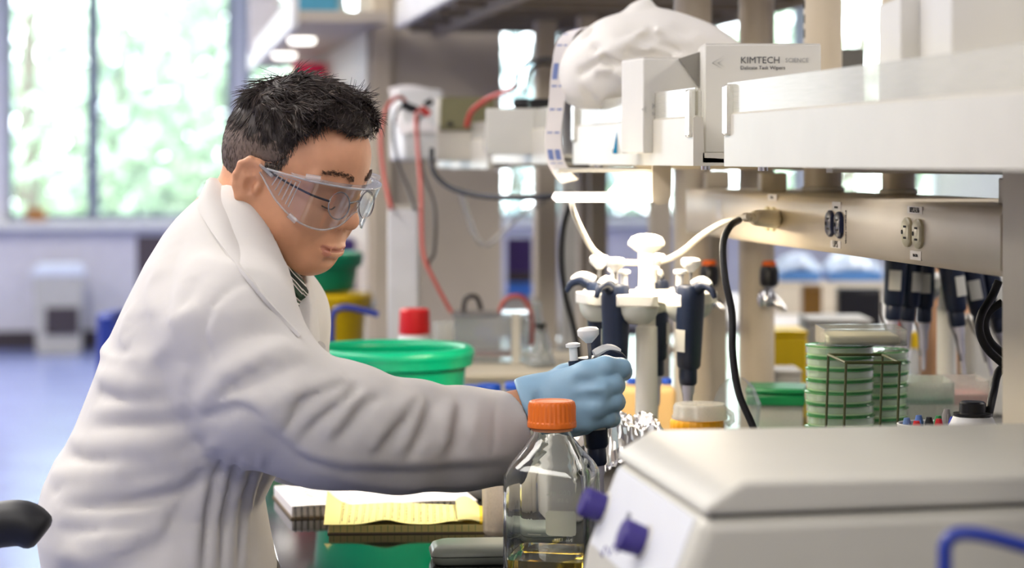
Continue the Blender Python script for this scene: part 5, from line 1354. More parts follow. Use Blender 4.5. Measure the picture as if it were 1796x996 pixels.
# --- green flat box on clear boxes
gb = on_bench(1362, 3.45)
def clearbox(t, w, dp, h, z=0.0, band=None):
    ob('wall', MB().box(-w, w, -dp, -dp + .0015, z, z + h).box(-w, w, dp - .0015, dp, z, z + h).box(-w, -w + .0015, -dp, dp, z, z + h).box(w - .0015, w, -dp, dp, z, z + h).box(-w, w, -dp, dp, z, z + .0015), M_clr2, t)
    if band: ob('insert', MB().box(-w + .004, w - .004, -dp + .004, dp - .004, z + h * .62, z + h * .74), band, t)
gt = thing('tip_box', 'clear tip box under the flat dark green box', 'tip box', gb, -TH - 0.15)
zg = ZC - (706 - 278) * 3.45 / F - BZ
clearbox(gt, 0.040, 0.045, zg - 0.001, band=mat('green_insert', (90, 180, 110), 0.5))
gx_ = thing('flat_green_box', 'flat dark green box lying on a clear tip box', 'box', gb + Vector((0, 0, zg)), -TH - 0.15)
ob('box', MB().box(-0.044, 0.044, -0.05, 0.05, 0, 0.016), mat('dark_green_box', (14, 104, 58), 0.3), gx_, bevel=0.002)
ob('lid', MB().box(-0.045, 0.045, -0.051, 0.051, 0.0165, 0.026), mat('dark_green_box', (14, 104, 58), 0.3), gx_, bevel=0.003)
# --- clear faceted lid leaning
hl = on_bench(1292, 3.12)
hz = ZC - (708 - 278) * 3.12 / F - BZ
hx = thing('clear_lid_stand', 'clear faceted plastic dome beside the black hanging cord', 'dome', hl, -TH)
ob('dome', MB().lathe([(0.020, 0.0), (0.026, hz * .5), (0.034, hz), (0.024, hz + .024), (0.010, hz + .036), (0.0, hz + 0.037)], 9), M_clr, hx, ang=10)
ob('foot', MB().lathe([(0.028, 0), (0.028, 0.004), (0.02, 0.006)], 24), M_clr, hx)
# --- tip boxes at the right
rk = on_bench(1618, 3.12)
t1 = thing('tip_box', 'clear tip box with a bright green band behind the pen cup', 'tip box', rk, -TH - 0.05)
zt = ZC - (664 - 278) * 3.12 / F - BZ
clearbox(t1, 0.036, 0.055, zt)
ob('rack_insert', MB().box(-0.034, 0.034, -0.053, 0.053, zt - 0.030, zt - 0.022), mat('teal_insert', (40, 186, 140), 0.4), t1)
for i in range(6):
    for j in range(4): ob('tip', MB().cyl((-0.027 + i * .0108, -0.04 + j * .02, zt - 0.022), (-0.027 + i * .0108, -0.04 + j * .02, zt - 0.008), 0.0036, seg=8), M_cream, t1)
rk2 = on_bench(1690, 3.24)
t2 = thing('tip_box', 'clear tip box with a pink insert behind the green banded one', 'tip box', rk2, -TH)
zt2 = ZC - (655 - 278) * 3.30 / F - BZ
clearbox(t2, 0.028, 0.045, zt2)
ob('rack_insert', MB().box(-0.026, 0.026, -0.043, 0.043, zt2 - 0.035, zt2 - 0.02), mat('pink_insert', (240, 150, 140), 0.4), t2)
# --- cup of pens
pc = on_bench(1628, 2.66)
zpc = ZC - (744 - 278) * 2.66 / F - BZ
pcup = thing('pen_cup', 'round white cup full of pens at the right, behind the mixer', 'cup', pc, -TH)
ob('wall', MB().lathe([(0.030, 0), (0.032, 0.003), (0.036, zpc), (0.0345, zpc), (0.031, 0.005), (0.0, 0.005)], 40), M_white, pcup)
ob('rim', MB().tube([(0.0353 * math.cos(a), 0.0353 * math.sin(a), zpc) for a in np.linspace(0, 2 * math.pi, 37)[:-1]], 0.0015, 6, closed=True), M_white, pcup)
pens = [(-0.026, -0.004, (110, 140, 190), 'light blue', .008), (-0.017, -0.018, (206, 34, 40), 'red', .006), (-0.010, 0.006, (96, 130, 196), 'pale blue', .010), (0.000, -0.006, (24, 24, 26), 'black', .009), (-0.005, -0.024, (170, 164, 160), 'grey', .001), (0.010, -0.014, (196, 28, 36), 'dark red', .008), (0.012, -0.026, (182, 176, 172), 'silver grey', .000), (0.014, 0.010, (40, 130, 70), 'green', .009), (0.022, 0.000, (150, 146, 140), 'tall grey', .018), (0.027, -0.012, (36, 60, 180), 'blue', .010)]
for i, (x, y, c, nm, hh_) in enumerate(pens):
    q = pc + Matrix.Rotation(-TH, 3, 'Z') @ Vector((x * .62, y * .62, 0.006)); tq = pc + Matrix.Rotation(-TH, 3, 'Z') @ Vector((x, y, zpc + hh_))
    t = thing('pen', '%s capped pen standing in the white pen cup' % nm, 'pen', q, 0, 'pens in the white cup')
    ax_ = (tq - q); m_ = mat('pen_%s' % nm.replace(' ', '_'), c, 0.35, var=.02)
    ob('barrel', MB().tube([Vector((0, 0, 0)), ax_ * .7], 0.0048, 10), M_white, t)
    ob('cap', MB().tube([ax_ * .68, ax_ * .96, ax_], [0.0056, 0.0054, 0.0035], 10), m_, t)
    ob('clip', MB().tube([ax_ * .97 + Vector((0, -.006, 0)), ax_ * .8 + Vector((0, -.0072, 0))], 0.0012, 6), m_, t)
# --- white container with black cap
wc = on_bench(1706, 2.58)
zw = ZC - (730 - 278) * 2.58 / F - BZ
wt = thing('white_container', 'white plastic container with a black stopper at the right upright', 'container', wc, -TH)
ob('body', MB().lathe([(0.026, 0), (0.028, 0.004), (0.028, zw - 0.012), (0.022, zw), (0.016, zw + 0.002)], 36), M_white, wt)
ob('stopper', MB().lathe([(0.022, zw + 0.001), (0.022, zw + 0.004), (0.0155, zw + 0.005), (0.0150, zw + 0.015), (0.013, zw + 0.017)], 32), M_blackp, wt)
# ------------------------------------------------------------------ mixer in the foreground
M_mx = mat('instrument_cream', (206, 203, 190), 0.4, var=0.02)
M_mx2 = mat('instrument_panel', (232, 234, 236), 0.4, var=0.02)
M_knob = mat('violet_knob', (58, 46, 124), 0.42)
yn, yf = P(1304, 844, 1.714).y, P(1146, 753, 2.04).y
mx = thing('bench_mixer', 'cream bench instrument with two violet knobs filling the lower right foreground', 'lab instrument', (0.6, (yn + yf) / 2, BZ))
z_ = lambda v: ZC + v
ob('body', MB().prism([(0.362, BZ + 0.010), (0.366, z_(-.40)), (0.376, z_(-.347)), (0.405, z_(-.2715)), (0.80, z_(-.2665)), (0.83, z_(-.29)), (0.83, BZ + 0.010)], 1, yn, yf), M_mx, mx, world=True, bevel=0.012, seg=4)
ob('lid', MB().prism([(0.404, z_(-.2705)), (0.408, z_(-.262)), (0.437, z_(-.245)), (0.80, z_(-.245)), (0.826, z_(-.258)), (0.828, z_(-.2655))], 1, yn - 0.001, yf + 0.001), M_mx, mx, world=True, bevel=0.006, seg=3)
ob('gasket', MB().box(0.412, 0.82, yn + 0.006, yf - 0.006, z_(-.275), z_(-.262)), M_slot, mx, world=True)
pn = Vector((-0.932, 0, 0.363)); pt = Vector((0.363, 0, 0.932))
def panel_pt(px, py):
    # intersection of the pixel ray with the slanted panel plane
    o = Vector((0, 0, ZC)); dr = P(px, py, 1.0) - o; p0 = Vector((0.376, 0, z_(-.347)))
    return o + dr * ((p0 - o).dot(pn) / dr.dot(pn))
pq = [panel_pt(*a) for a in ((1072, 860), (1215, 915), (1170, 1000), (1030, 940))]
def onpanel(c, w, h): 
    y = Vector((0, 1, 0)); return [c - y * w - pt * h, c + y * w - pt * h, c + y * w + pt * h, c - y * w + pt * h]
pcn = Vector(((0.376 + 0.405) / 2, (yn + yf) / 2, z_(-.309)))
q4_ = onpanel(pcn, (yf - yn) / 2 - 0.02, 0.036)
ob('control_panel', MB().hexa([p - pn * .002 for p in q4_] + [p + pn * 0.0012 for p in q4_]), M_mx2, mx, world=True)
for px, py in ((1062, 893), (1133, 952)):
    c = panel_pt(px, py)
    ob('knob', MB().tube([c, c + pn * 0.004, c + pn * 0.020, c + pn * 0.0225], [0.0125, 0.0125, 0.0138, 0.0120], 28), M_knob, mx, world=True)
    ob('knob_skirt', MB().tube([c + pn * .0008, c + pn * 0.003], [0.0155, 0.0145], 28), M_mx, mx, world=True)
c = panel_pt(1102, 916); q = onpanel(c, 0.007, 0.008)
ob('grey_key', MB().hexa([p for p in q] + [p + pn * 0.002 for p in q]), mat('grey_key', (128, 130, 138), 0.5), mx, world=True)
sq = [panel_pt(1055 + 4.2 * k, 968 + 9 * math.sin(k * 1.9) - k * .6) + pn * 0.0016 for k in range(13)]
ob('pen_scribble', MB().tube(smooth_path(sq, 4), 0.0006, 5), M_knob, mx, world=True)
for x in (0.40, 0.79):
    for y in (yn + 0.04, yf - 0.04): ob('rubber_foot', MB().lathe([(0.012, 0), (0.014, 0.011)], 16, (x, y, BZ)), M_black, mx, world=True)
# ------------------------------------------------------------------ goods on the lower shelf
SHZ = SZ0 + 0.016
M_carton = mat('white_carton', (222, 219, 210), 0.55, var=0.02)
M_cside = mat('carton_grey_inside', (150, 146, 138), 0.7)
M_print = mat('grey_print', (92, 92, 94), 0.7, var=0)
M_print2 = mat('pale_grey_print', (168, 168, 166), 0.7, var=0)
def cam_box(name, px0, px1, pyt, d, dep, m, label, cat='box', zb=None, rot=0.0, bevel=0.002, flap=True):
    zb = SHZ if zb is None else zb
    a = P(px0, 100, d); b = P(px1, 100, d); w = (b - a).length; top = ZC - (pyt - 278) * d / F - zb
    t = thing(name, label, cat, (a.x, a.y, zb), -TH + rot)
    ob('body', MB().box(0, w, 0, dep, 0, top - 0.0012), m, t, bevel=bevel)
    if flap:
        ob('top_flap', MB().box(0.001, w - .001, 0.001, dep * .5 - 0.0006, top - 0.0012, top), m, t)
        ob('top_flap', MB().box(0.001, w - .001, dep * .5 + 0.0006, dep - .001, top - 0.0012, top), m, t)
    return t, w, top
bx, w, tp_ = cam_box('wipe_box', 1236, 1440, 76, 2.92, 0.11, M_carton, 'white wipes carton with grey KIMTECH print on the shelf')
Rk = Matrix.Rotation(-TH, 3, 'Z')
def ftext(t, s, size, x, z, m, align='LEFT', y=-0.0006): text('lettering', s, size, m, t.location + Matrix.Rotation(t.rotation_euler.z, 3, 'Z') @ Vector((x, y, z)), Matrix.Rotation(t.rotation_euler.z, 3, 'Z') @ Vector((1, 0, 0)), (0, 0, 1), t, align=align)
tz1 = ZC + (278 - 106) * 2.92 / F - SHZ; tz2 = ZC + (278 - 119) * 2.92 / F - SHZ
ftext(bx, 'KIMTECH', 0.0122, 0.046, tz1, M_print); ftext(bx, 'SCIENCE', 0.0078, 0.104, tz1, M_print2); ftext(bx, 'Delicate Task Wipers', 0.0066, 0.046, tz2, M_print)
def diamond(t, x, z, s, y=-0.0006):
    for k in (1.0, 0.55):
        p = [(x - s * 1.6 * k, y, z), (x, y, z + s * k), (x + s * 1.6 * k, y, z), (x, y, z - s * k)]
        ob('diamond_mark', MB().tube(p, 0.0006, 5, closed=True), M_print2, t)
diamond(bx, 0.026, tz1 - 0.003, 0.010)
b2x, w2, tp2 = cam_box('wipe_box', 1128, 1238, 100, 2.98, 0.10, M_carton, 'smaller open white wipes carton left of the printed one', rot=math.radians(14))
ftext(b2x, 'KIMTECH', 0.0105, 0.012, 0.062, M_print2); ftext(b2x, 'SCIENCE', 0.006, 0.012, 0.052, M_print2); diamond(b2x, 0.006, 0.058, 0.005)
ob('open_flap', MB().prism([(0.048, tp2 - .002), (w2 + .008, tp2 + .012), (w2 + .006, tp2 - 0.055)], 1, -0.004, -0.002), M_cside, b2x)
bg, wg, tg = cam_box('grey_box', 1436, 1516, 86, 3.55, 0.12, mat('dark_grey_box', (112, 110, 104), 0.6), 'dark grey box right of the printed wipes carton')
nb1, _, _ = cam_box('white_box', 1578, 1662, -6, 2.10, 0.12, M_carton, 'blurred white box near the right, behind the near shelf edge')
nb2_, _, _ = cam_box('white_box', 1668, 1850, -60, 1.95, 0.16, M_carton, 'large blurred white box at the top right corner')
lb_, _, _ = cam_box('low_carton', 852, 962, 190, 3.95, 0.10, M_carton, 'low white carton on the shelf tray left of the paper strip')
# black marker on the low carton
q = P(940, 170, 3.98); zz = lb_.location.z + (ZC - (190 - 278) * 3.95 / F - SHZ)
mk = thing('marker', 'thick black marker lying on the low white carton', 'marker', (q.x, q.y, zz + 0.0092), -TH)
ob('barrel', MB().tube([(-0.012, 0, 0), (0.045, 0, 0)], 0.0085, 14), M_blackp, mk)
ob('cap', MB().tube([(-0.04, 0, 0), (-0.036, 0, 0), (-0.0125, 0, 0)], [0.006, 0.0092, 0.0092], 14), M_black, mk)
# crumpled bag
M_bag = clear('thin_white_film', (246, 243, 238), body=0.86, rough=0.3, edge=0.4)
gvv = Vol(tuple(Cs(960, 190, 3.1)), tuple(Cs(1350, -20, 3.62) + [0, 0, .02]), 0.0045)
D_ = 3.36
for px, py, r in ((1035, 128, (.052, .06, .052)), (1085, 95, (.060, .07, .058)), (1150, 80, (.062, .07, .056)), (1215, 92, (.058, .06, .048)), (1270, 112, (.042, .05, .034)), (1060, 150, (.06, .06, .026)), (1170, 140, (.10, .06, .034))):
    gvv.ell(Cs(px, py, D_ + rnd.uniform(-.01, .02)), r, 0.03, m=0.06)
gvv.chain([Cs(1118, 50, D_), Cs(1122, 22, D_), Cs(1135, 4, D_)], [.024, .012, .005], 0.02)
rg = random.Random(12)
bg0 = gvv.clone(False)
for k in range(46):
    x0, y0 = rg.uniform(1000, 1270), rg.uniform(50, 160); a = rg.uniform(-.9, 1.0); L = rg.uniform(25, 90)
    pts = [bg0.ray(x0 + L * t * math.cos(a), y0 + L * t * math.sin(a) + rg.uniform(-3, 3), 3.12, 3.6) for t in (0, .5, 1)]
    if any(p is None for p in pts): continue
    sg = rg.random() < .55; e = rg.uniform(.003, .008)
    for i in (0, 1): gvv.cap(pts[i], pts[i + 1], e, e * .7, 0.008, 'u' if sg else 's')
V_, F_ = gvv.mesh(); V_ = relax(V_, F_, 1); V_[:, 2] = np.maximum(V_[:, 2], SHZ + 0.0005 + 0 * V_[:, 2])
Wv = C2W(V_); bc = Wv.mean(0); bc[2] = SHZ + 0.0005
bag = vobj('tissue_bag', Wv - bc, F_, mat('white_film', (240, 236, 228), 0.5, var=0.02, sss=0.0)); bag.location = tuple(bc)
tag(bag, 'crumpled white plastic bag of tissue heaped on the shelf', 'bag')
bluec = P(1092, 160, 3.22)
cy_ = thing('cyan_sachet', 'small cyan printed sachet peeking out below the crumpled bag', 'sachet', (bluec.x, bluec.y, SHZ), -TH)
ob('pouch', MB().prism([(-0.014, 0), (0.012, 0), (0.010, 0.055), (0.004, 0.098)], 1, -0.004, 0.004), mat('cyan_print', (20, 150, 206), 0.4), cy_, bevel=0.001)
ob('seal', MB().box(-0.015, 0.013, -0.0015, 0.0015, 0.0, 0.006), M_white, cy_)
# paper strip of labels
path = smooth_path([P(1040, 48, 3.40), P(1010, 52, 3.38), P(990, 72, 3.36), P(981, 120, 3.35), P(976, 180, 3.345), P(970, 240, 3.34), P(974, 280, 3.335), P(988, 306, 3.33), P(1000, 318, 3.325)], 6)
wv_ = P(1000, 0, 3.4) - P(972, 0, 3.4)
strip = thing('label_strip', 'long paper strip of blue printed labels hanging over the shelf edge', 'paper strip', tuple(path[30] * 1.0))
g_ = [[p + wv_ * (t - .5) + Vector((0, 0, (t - .5) * .006)) - strip.location for t in (0, .25, .5, .75, 1)] for p in path]
ob('paper', MB().sheet(g_, 0.0005), M_paper, strip, ang=80)
M_blueink = mat('blue_label_ink', (122, 138, 190), 0.7, var=0)
for i in range(5, len(path) - 3, 4):
    mkb = MB()
    for t0, t1 in ((.12, .44), (.56, .88)):
        h = 3 if (i // 4) % 4 == 0 else 1
        for k in range(h):
            a, b = path[i + k] if h > 1 else path[i], path[i + k + 1] if h > 1 else path[i] * .7 + path[i + 1] * .3
            off = Vector((0, -0.0008, 0)) - strip.location
            mkb.sheet([[a + wv_ * (t0 - .5) + off, a + wv_ * (t1 - .5) + off], [b + wv_ * (t0 - .5) + off, b + wv_ * (t1 - .5) + off]])
    ob('label_print', mkb, M_blueink, strip)
# ------------------------------------------------------------------ power supply, leads and cords
M_oliv = mat('olive_panel', (120, 116, 84), 0.3)
pb = P(765, 100, 4.75)
ps = thing('power_supply', 'electrophoresis power supply with an olive sloping display on the far shelf tray', 'power supply', (pb.x, pb.y, SHZ - .012), -TH)
ob('case', MB().prism([(0, 0), (0.16, 0), (0.16, 0.135), (0.055, 0.135), (0.0, 0.062)], 0, 0, 0.13), M_cream, ps, bevel=0.004)
ob('display', MB().hexa([(0.008, -0.0035, 0.064), (0.122, -0.0035, 0.064), (0.122, 0.052, 0.1335), (0.008, 0.052, 0.1335), (0.008, -0.0055, 0.066), (0.122, -0.0055, 0.066), (0.122, 0.050, 0.1360), (0.008, 0.050, 0.1360)]), M_oliv, ps)
for k in range(3): ob('key', MB().cyl((0.03 + k * .035, 0.004, 0.075), (0.03 + k * .035, 0.0005, 0.078), 0.006, seg=12), M_blackp, ps)
wi = P(692, 100, 5.05)
wb_ = thing('white_instrument', 'white sheet-covered instrument beside the power supply', 'instrument', (wi.x + .02, wi.y, SHZ - .012), -TH + .25)
ob('body', MB().prism([(0, 0), (0.16, 0), (0.16, 0.15), (0.09, 0.165), (0.0, 0.06)], 0, 0, 0.11), M_white, wb_, bevel=0.008, seg=3)
ob('paper', MB().sheet([[(x, -0.006 + .14 * t, 0.06 + .108 * t + .006 * math.sin(x * 40)) for t in (0, .35, .7, 1)] for x in np.linspace(-0.008, .118, 8)], 0.0008), M_paper, wb_, ang=80)
M_red = mat('red_lead', (206, 70, 60), 0.4); M_dk = mat('dark_lead', (70, 64, 60), 0.45); M_wcab = mat('white_cord', (238, 230, 214), 0.4); M_clrt = clear('clear_tubing', (220, 216, 212), body=0.35)
M_pinkred = mat('faded_red_lead', (196, 96, 84), 0.45)
def cord(name, pts, r, m, label, cat='cable'):
    return solo(name, MB().tube(smooth_path([P(*p) for p in pts], 8), r, 10), m, label, cat, ang=80)
cord('red_lead', [(716, 186, 4.72), (700, 170, 4.70), (678, 190, 4.65), (668, 240, 4.6), (674, 310, 4.55), (686, 366, 4.5)], 0.0046, M_pinkred, 'faded red lead arching down into the white canister')
cord('grey_lead', [(722, 196, 4.72), (700, 190, 4.71), (690, 230, 4.66), (700, 290, 4.60), (716, 330, 4.56), (727, 366, 4.5)], 0.0036, M_dk, 'dark grey lead dropping beside the faded red one into the canister')
cord('red_lead', [(745, 190, 4.72), (730, 200, 4.68), (732, 250, 4.6), (738, 330, 4.5), (742, 440, 4.42), (762, 492, 4.4), (792, 548, 4.4)], 0.0042, M_pinkred, 'long red lead running down to the gel tank')
cord('grey_lead', [(748, 200, 4.73), (733, 215, 4.7), (738, 290, 4.62), (762, 360, 4.55), (762, 440, 4.45), (752, 470, 4.42), (786, 540, 4.40)], 0.0034, M_dk, 'long dark lead twisted with the red one down to the gel tank')
cord('red_lead', [(818, 222, 4.70), (828, 195, 4.68), (858, 172, 4.62), (890, 160, 4.5), (905, 150, 4.45)], 0.0052, M_red, 'bright red lead arching over the power supply')
cord('black_lead', [(905, 152, 4.45), (912, 122, 4.42), (940, 106, 4.40), (975, 108, 4.38), (985, 150, 4.36)], 0.0042, M_black, 'black lead looping above the shelf left of the paper strip')
cord('black_lead', [(922, 165, 4.4), (930, 125, 4.42), (955, 112, 4.44), (990, 125, 4.44), (1000, 160, 4.42)], 0.0036, M_dk, 'thinner dark lead looping beside the black one above the shelf')
pg = P(720, 186, 4.70)
plg = thing('lead_plugs', 'pair of black banana plugs of the red and grey leads', 'plug', pg, -TH)
ob('plug', MB().tube([(-0.018, 0, .004), (0.014, 0, -.008)], 0.008, 10), M_blackp, plg)
ob('plug', MB().tube([(0.020, 0, -.004), (0.040, 0, -.018)], 0.0075, 10), M_red, plg)
ob('plug', MB().tube([(0.030, -.01, .002), (0.046, -.01, .012)], 0.007, 10), M_blackp, plg)
cord('black_cable', [(757, 262, 4.3), (760, 300, 4.25), (792, 330, 4.2), (850, 344, 4.1), (930, 346, 3.9), (1000, 340, 3.8)], 0.0052, M_black, 'black cable slung below the shelf trays to the lamp')
cord('clear_tubing', [(806, 330, 4.9), (818, 372, 4.9), (836, 418, 4.9), (858, 428, 4.9), (890, 400, 4.9), (912, 378, 4.9), (960, 350, 4.9)], 0.0052, M_clrt, 'clear tubing hanging in a loop before the beige cabinet', 'tube')
cord('black_cable', [(1000, 358, 3.9), (988, 400, 3.9), (985, 460, 3.9), (992, 520, 3.9), (1008, 580, 3.9), (1016, 640, 3.9), (1018, 740, 3.95)], 0.0054, M_black, 'black cable hanging left of the carousel')
cord('lamp_cord', [(1002, 346, 3.02), (1006, 372, 3.02), (1022, 408, 3.08), (1042, 440, 3.14), (1070, 457, 3.19), (1110, 461, 3.21), (1160, 458, 3.21), (1195, 442, 3.17), (1232, 412, 3.09), (1270, 390, 3.02), (1312, 380, 2.98)], 0.0042, M_wcab, 'white lamp cord sagging behind the carousel knob to the raceway', 'cord')
pw = PX(1362, 384, RX); pa = P(1308, 381, 2.985)
wp = thing('white_plug', 'off-white mains plug of the lamp cord in the raceway outlet', 'plug', pw)
dirp = (pw - pa)
ob('body', MB().tube([pa - pw + dirp * .25, pa - pw + dirp * .32, Vector((0, 0, 0))], [0.0080, 0.0112, 0.0140], 8), mat('plug_beige', (214, 204, 184), 0.45), wp, bevel=0.002)
for t in (0.0, 0.12): ob('strain_relief', MB().tube([pa - pw + dirp * t, pa - pw + dirp * (t + .09)], 0.0062, 14), mat('plug_beige', (214, 204, 184), 0.45), wp)
cord('power_cable', [(1296, 386, 2.96), (1280, 398, 2.92), (1268, 430, 2.90), (1272, 490, 2.88), (1284, 550, 2.87), (1285, 620, 2.86), (1296, 690, 2.85), (1322, 752, 2.84), (1345, 830, 2.83), (1352, 930, 2.81)], 0.0046, M_black, 'long black cord hanging from the white plug down to the bench', 'cord')
cord('power_cable', [(1752, 492, 2.62), (1740, 520, 2.62), (1722, 550, 2.60), (1718, 580, 2.60), (1732, 612, 2.6), (1762, 640, 2.6)], 0.0050, M_black, 'black cord looping out from behind the right upright, outer loop', 'cord')
cord('power_cable', [(1758, 530, 2.64), (1736, 546, 2.64), (1728, 570, 2.64), (1738, 600, 2.64), (1768, 626, 2.64)], 0.0046, M_black, 'black cord inside the outer loop by the right upright', 'cord')
cord('power_cable', [(1766, 640, 2.62), (1750, 655, 2.61), (1742, 690, 2.60), (1735, 722, 2.58), (1728, 752, 2.57)], 0.0050, M_black, 'short black cord end beside the black stopper', 'cord')
# ------------------------------------------------------------------ back of the bench
fa = P(800, 655, 4.15)
gt_ = thing('gel_tray', 'low beige platform carrying the gel tanks and flasks', 'platform', (fa.x, fa.y, BZ), -TH)
gh = ZC - (656 - 278) * 4.15 / F - BZ
ob('deck', MB().box(0, 0.235, 0, 0.5, gh - 0.012, gh), mat('beige_deck', (214, 202, 176), 0.5), gt_, bevel=0.003)
ob('front', MB().box(0.004, 0.231, 0.006, 0.012, 0, gh - 0.012), M_cream, gt_)
for x in (0.004, 0.225): ob('side', MB().box(x, x + 0.006, 0.012, 0.494, 0, gh - 0.012), M_cream, gt_)
def on_deck(px, d): q = P(px, 500, d); return Vector((q.x, q.y, BZ + gh))
tk = on_deck(862, 4.42)
tank = thing('gel_tank', 'clear gel electrophoresis tank with cables on the beige platform', 'gel tank', tk, -TH)
def clearwalls(t, w, dp, h, m): ob('wall', MB().box(-w, w, -dp, -dp + .003, 0, h).box(-w, w, dp - .003, dp, 0, h).box(-w, -w + .003, -dp, dp, 0, h).box(w - .003, w, -dp, dp, 0, h).box(-w, w, -dp, dp, 0, .003), m, t)
clearwalls(tank, 0.072, 0.05, 0.088, M_clr)
ob('lid', MB().box(-0.076, 0.076, -0.054, 0.054, 0.089, 0.096), clear('smoky_lid', (170, 170, 172), body=0.5), tank, bevel=0.002)
ob('gel_bed', MB().box(-0.05, 0.05, -0.035, 0.035, 0.012, 0.020), mat('gel_maroon', (150, 96, 92), 0.4), tank)
ob('lead', MB().tube(smooth_path([(-0.055, 0, 0.097), (-0.05, 0, 0.122), (-0.03, 0, 0.125), (-0.02, 0, 0.10)], 6), 0.005, 8), M_dk, tank)
ob('lead', MB().tube(smooth_path([(0.015, 0, 0.097), (0.03, 0, 0.122), (0.06, 0, 0.124), (0.078, 0, 0.09), (0.079, 0, 0.03)], 6), 0.0048, 8), M_pinkred, tank)
ob('post', MB().box(0.040, 0.056, -0.058, -0.054, 0.0, 0.098), M_cream, tank)
def flask(px, d, r, h, label, stopper=True):
    q = on_deck(px, d); t = thing('flask', label, 'flask', q, -TH)
    ob('glass', MB().lathe([(r * .9, 0), (r, .006), (r * .98, h * .12), (r * .32, h * .72), (r * .30, h * .96), (r * .36, h), (r * .28, h * .95), (r * .29, h * .72), (r * .94, h * .12), (r * .9, 0.004)], 32), M_clr, t)
    if stopper: ob('stopper', MB().lathe([(r * .26, h * .92), (r * .36, h * 1.06), (r * .36, h * 1.10)], 20), M_blackp, t)
    ob('rod', MB().cyl((0, 0, 0.01), (0, 0, h * (.95 if stopper else 1.1)), 0.003, seg=8), M_lgrey, t)
flask(948, 4.30, 0.030, 0.075, 'clear conical flask with a black stopper on the beige platform')
flask(940, 4.66, 0.034, 0.10, 'open conical flask between the gel tank and the stoppered flask', False)
M_bcap = mat('royal_blue_cap', (24, 84, 196), 0.4)
def capped(px, pyt, d, r, ch, mcap, mb_, label, name='capped_bottle', neck=1.0):
    q = on_bench(px, d); H = ZC - (pyt - 278) * d / F - BZ
    t = thing(name, label, 'bottle', q, -TH)
    sh = H - ch
    ob('body', MB().lathe([(r * .94, 0), (r, .004), (r, sh * .82), (r * .9, sh * .9), (r * .62 * neck, sh), (r * .62 * neck, sh + ch * .4)], 32), mb_, t)
    ob('cap', MB().rings([[((rr + (0.0005 if (j // 2) % 2 else 0)) * math.cos(2 * math.pi * j / 64), (rr + (0.0005 if (j // 2) % 2 else 0)) * math.sin(2 * math.pi * j / 64), z) for j in range(64)] for rr, z in ((r * .72 * neck, sh), (r * .74 * neck, sh + .002), (r * .70 * neck, H - .003), (r * .62 * neck, H))]), mcap, t)
capped(832, 676, 3.75, 0.0215, 0.014, M_bcap, M_clr2, 'short tube bottle with a royal blue cap right of the green tub', neck=1.3)
capped(858, 673, 3.85, 0.0215, 0.014, M_bcap, M_clr2, 'blue capped bottle just behind the first one by the tub', neck=1.3)
capped(906, 670, 3.86, 0.0215, 0.012, M_bcap, M_clr2, 'blue capped bottle left of the glove', neck=1.3)
capped(934, 667, 3.95, 0.0215, 0.012, M_bcap, M_clr2, 'blue capped bottle farthest back behind the glove cuff', neck=1.3)
M_redc = mat('red_cap', (218, 34, 36), 0.4)
capped(727, 541, 4.15, 0.042, 0.046, M_redc, M_white, 'white bottle with a large red screw cap behind the green tub', neck=0.92)
wcn = on_bench(708, 4.55); hw = ZC - (360 - 278) * 4.55 / F - BZ
cn_ = thing('white_canister', 'tall narrow white canister behind the red capped bottle', 'canister', wcn, -TH)
ob('body', MB().box(-0.031, 0.031, -0.03, 0.03, 0, hw - 0.006), M_white, cn_, bevel=0.004)
ob('collar', MB().box(-0.0315, 0.0315, -0.0305, -0.024, hw - 0.006, hw).box(-0.0315, 0.0315, 0.024, 0.0305, hw - 0.006, hw).box(-0.0315, -0.025, -0.024, 0.024, hw - 0.006, hw).box(0.025, 0.0315, -0.024, 0.024, hw - 0.006, hw), M_cream, cn_)
cyl_ = on_bench(778, 4.3)
cy2 = thing('frosted_cylinder', 'frosted measuring cylinder where the red leads end, right of the tub', 'cylinder', cyl_, -TH)
ob('tube', MB().lathe([(0.02, 0), (0.02, .18), (0.018, .18), (0.018, .004)], 24), M_clr2, cy2)
ob('foot', MB().lathe([(0.032, 0), (0.032, .006), (0.02, .009)], 6), M_clr2, cy2)
# things on the other half of the island
def solo_box(name, px0, px1, py0, py1, d, dep, m, label, cat='box', z0=BZ, parts=True):
    """box whose front face fills px0..px1, top at py0; stands on z0"""
    a = P(px0, py0, d); b = P(px1, py0, d); w = (b - a).length; h = a.z - z0
    t = thing(name, label, cat, (a.x, a.y, z0), -TH)
    ob('body', MB().box(0, w, 0, dep, 0, h * .93), m, t, bevel=min(.006, w * .06))
    ob('lid', MB().box(-0.001, w + .001, -0.001, dep + .001, h * .935, h), m, t, bevel=min(.004, w * .04))
    return t, w, h
solo_box('peach_carton', 1634, 1702, 470, 0, 4.5, 0.18, mat('peach_card', (222, 172, 132), 0.7), 'tall peach carton standing behind the hanging pipettes')
solo_box('white_carton', 1706, 1790, 560, 0, 4.3, 0.14, M_carton, 'white carton right of the tall peach carton')
solo_box('white_appliance', 1418, 1530, 560, 0, 4.6, 0.16, M_lgrey, 'pale grey boxy appliance behind the petri dishes', 'appliance')
yt, wy, hy = solo_box('yellow_bin', 1356, 1416, 580, 0, 4.25, 0.14, M_yellow, 'yellow bin right of the gas tap column', 'bin')
solo_box('grey_wedge_box', 1352, 1406, 650, 0, 3.95, 0.1, M_lgrey, 'low grey box in front of the yellow bin')
capped(1526, 588, 4.3, 0.022, 0.018, mat('indigo_cap', (44, 40, 150), 0.4), M_white, 'white bottle with an indigo cap behind the dish tray')
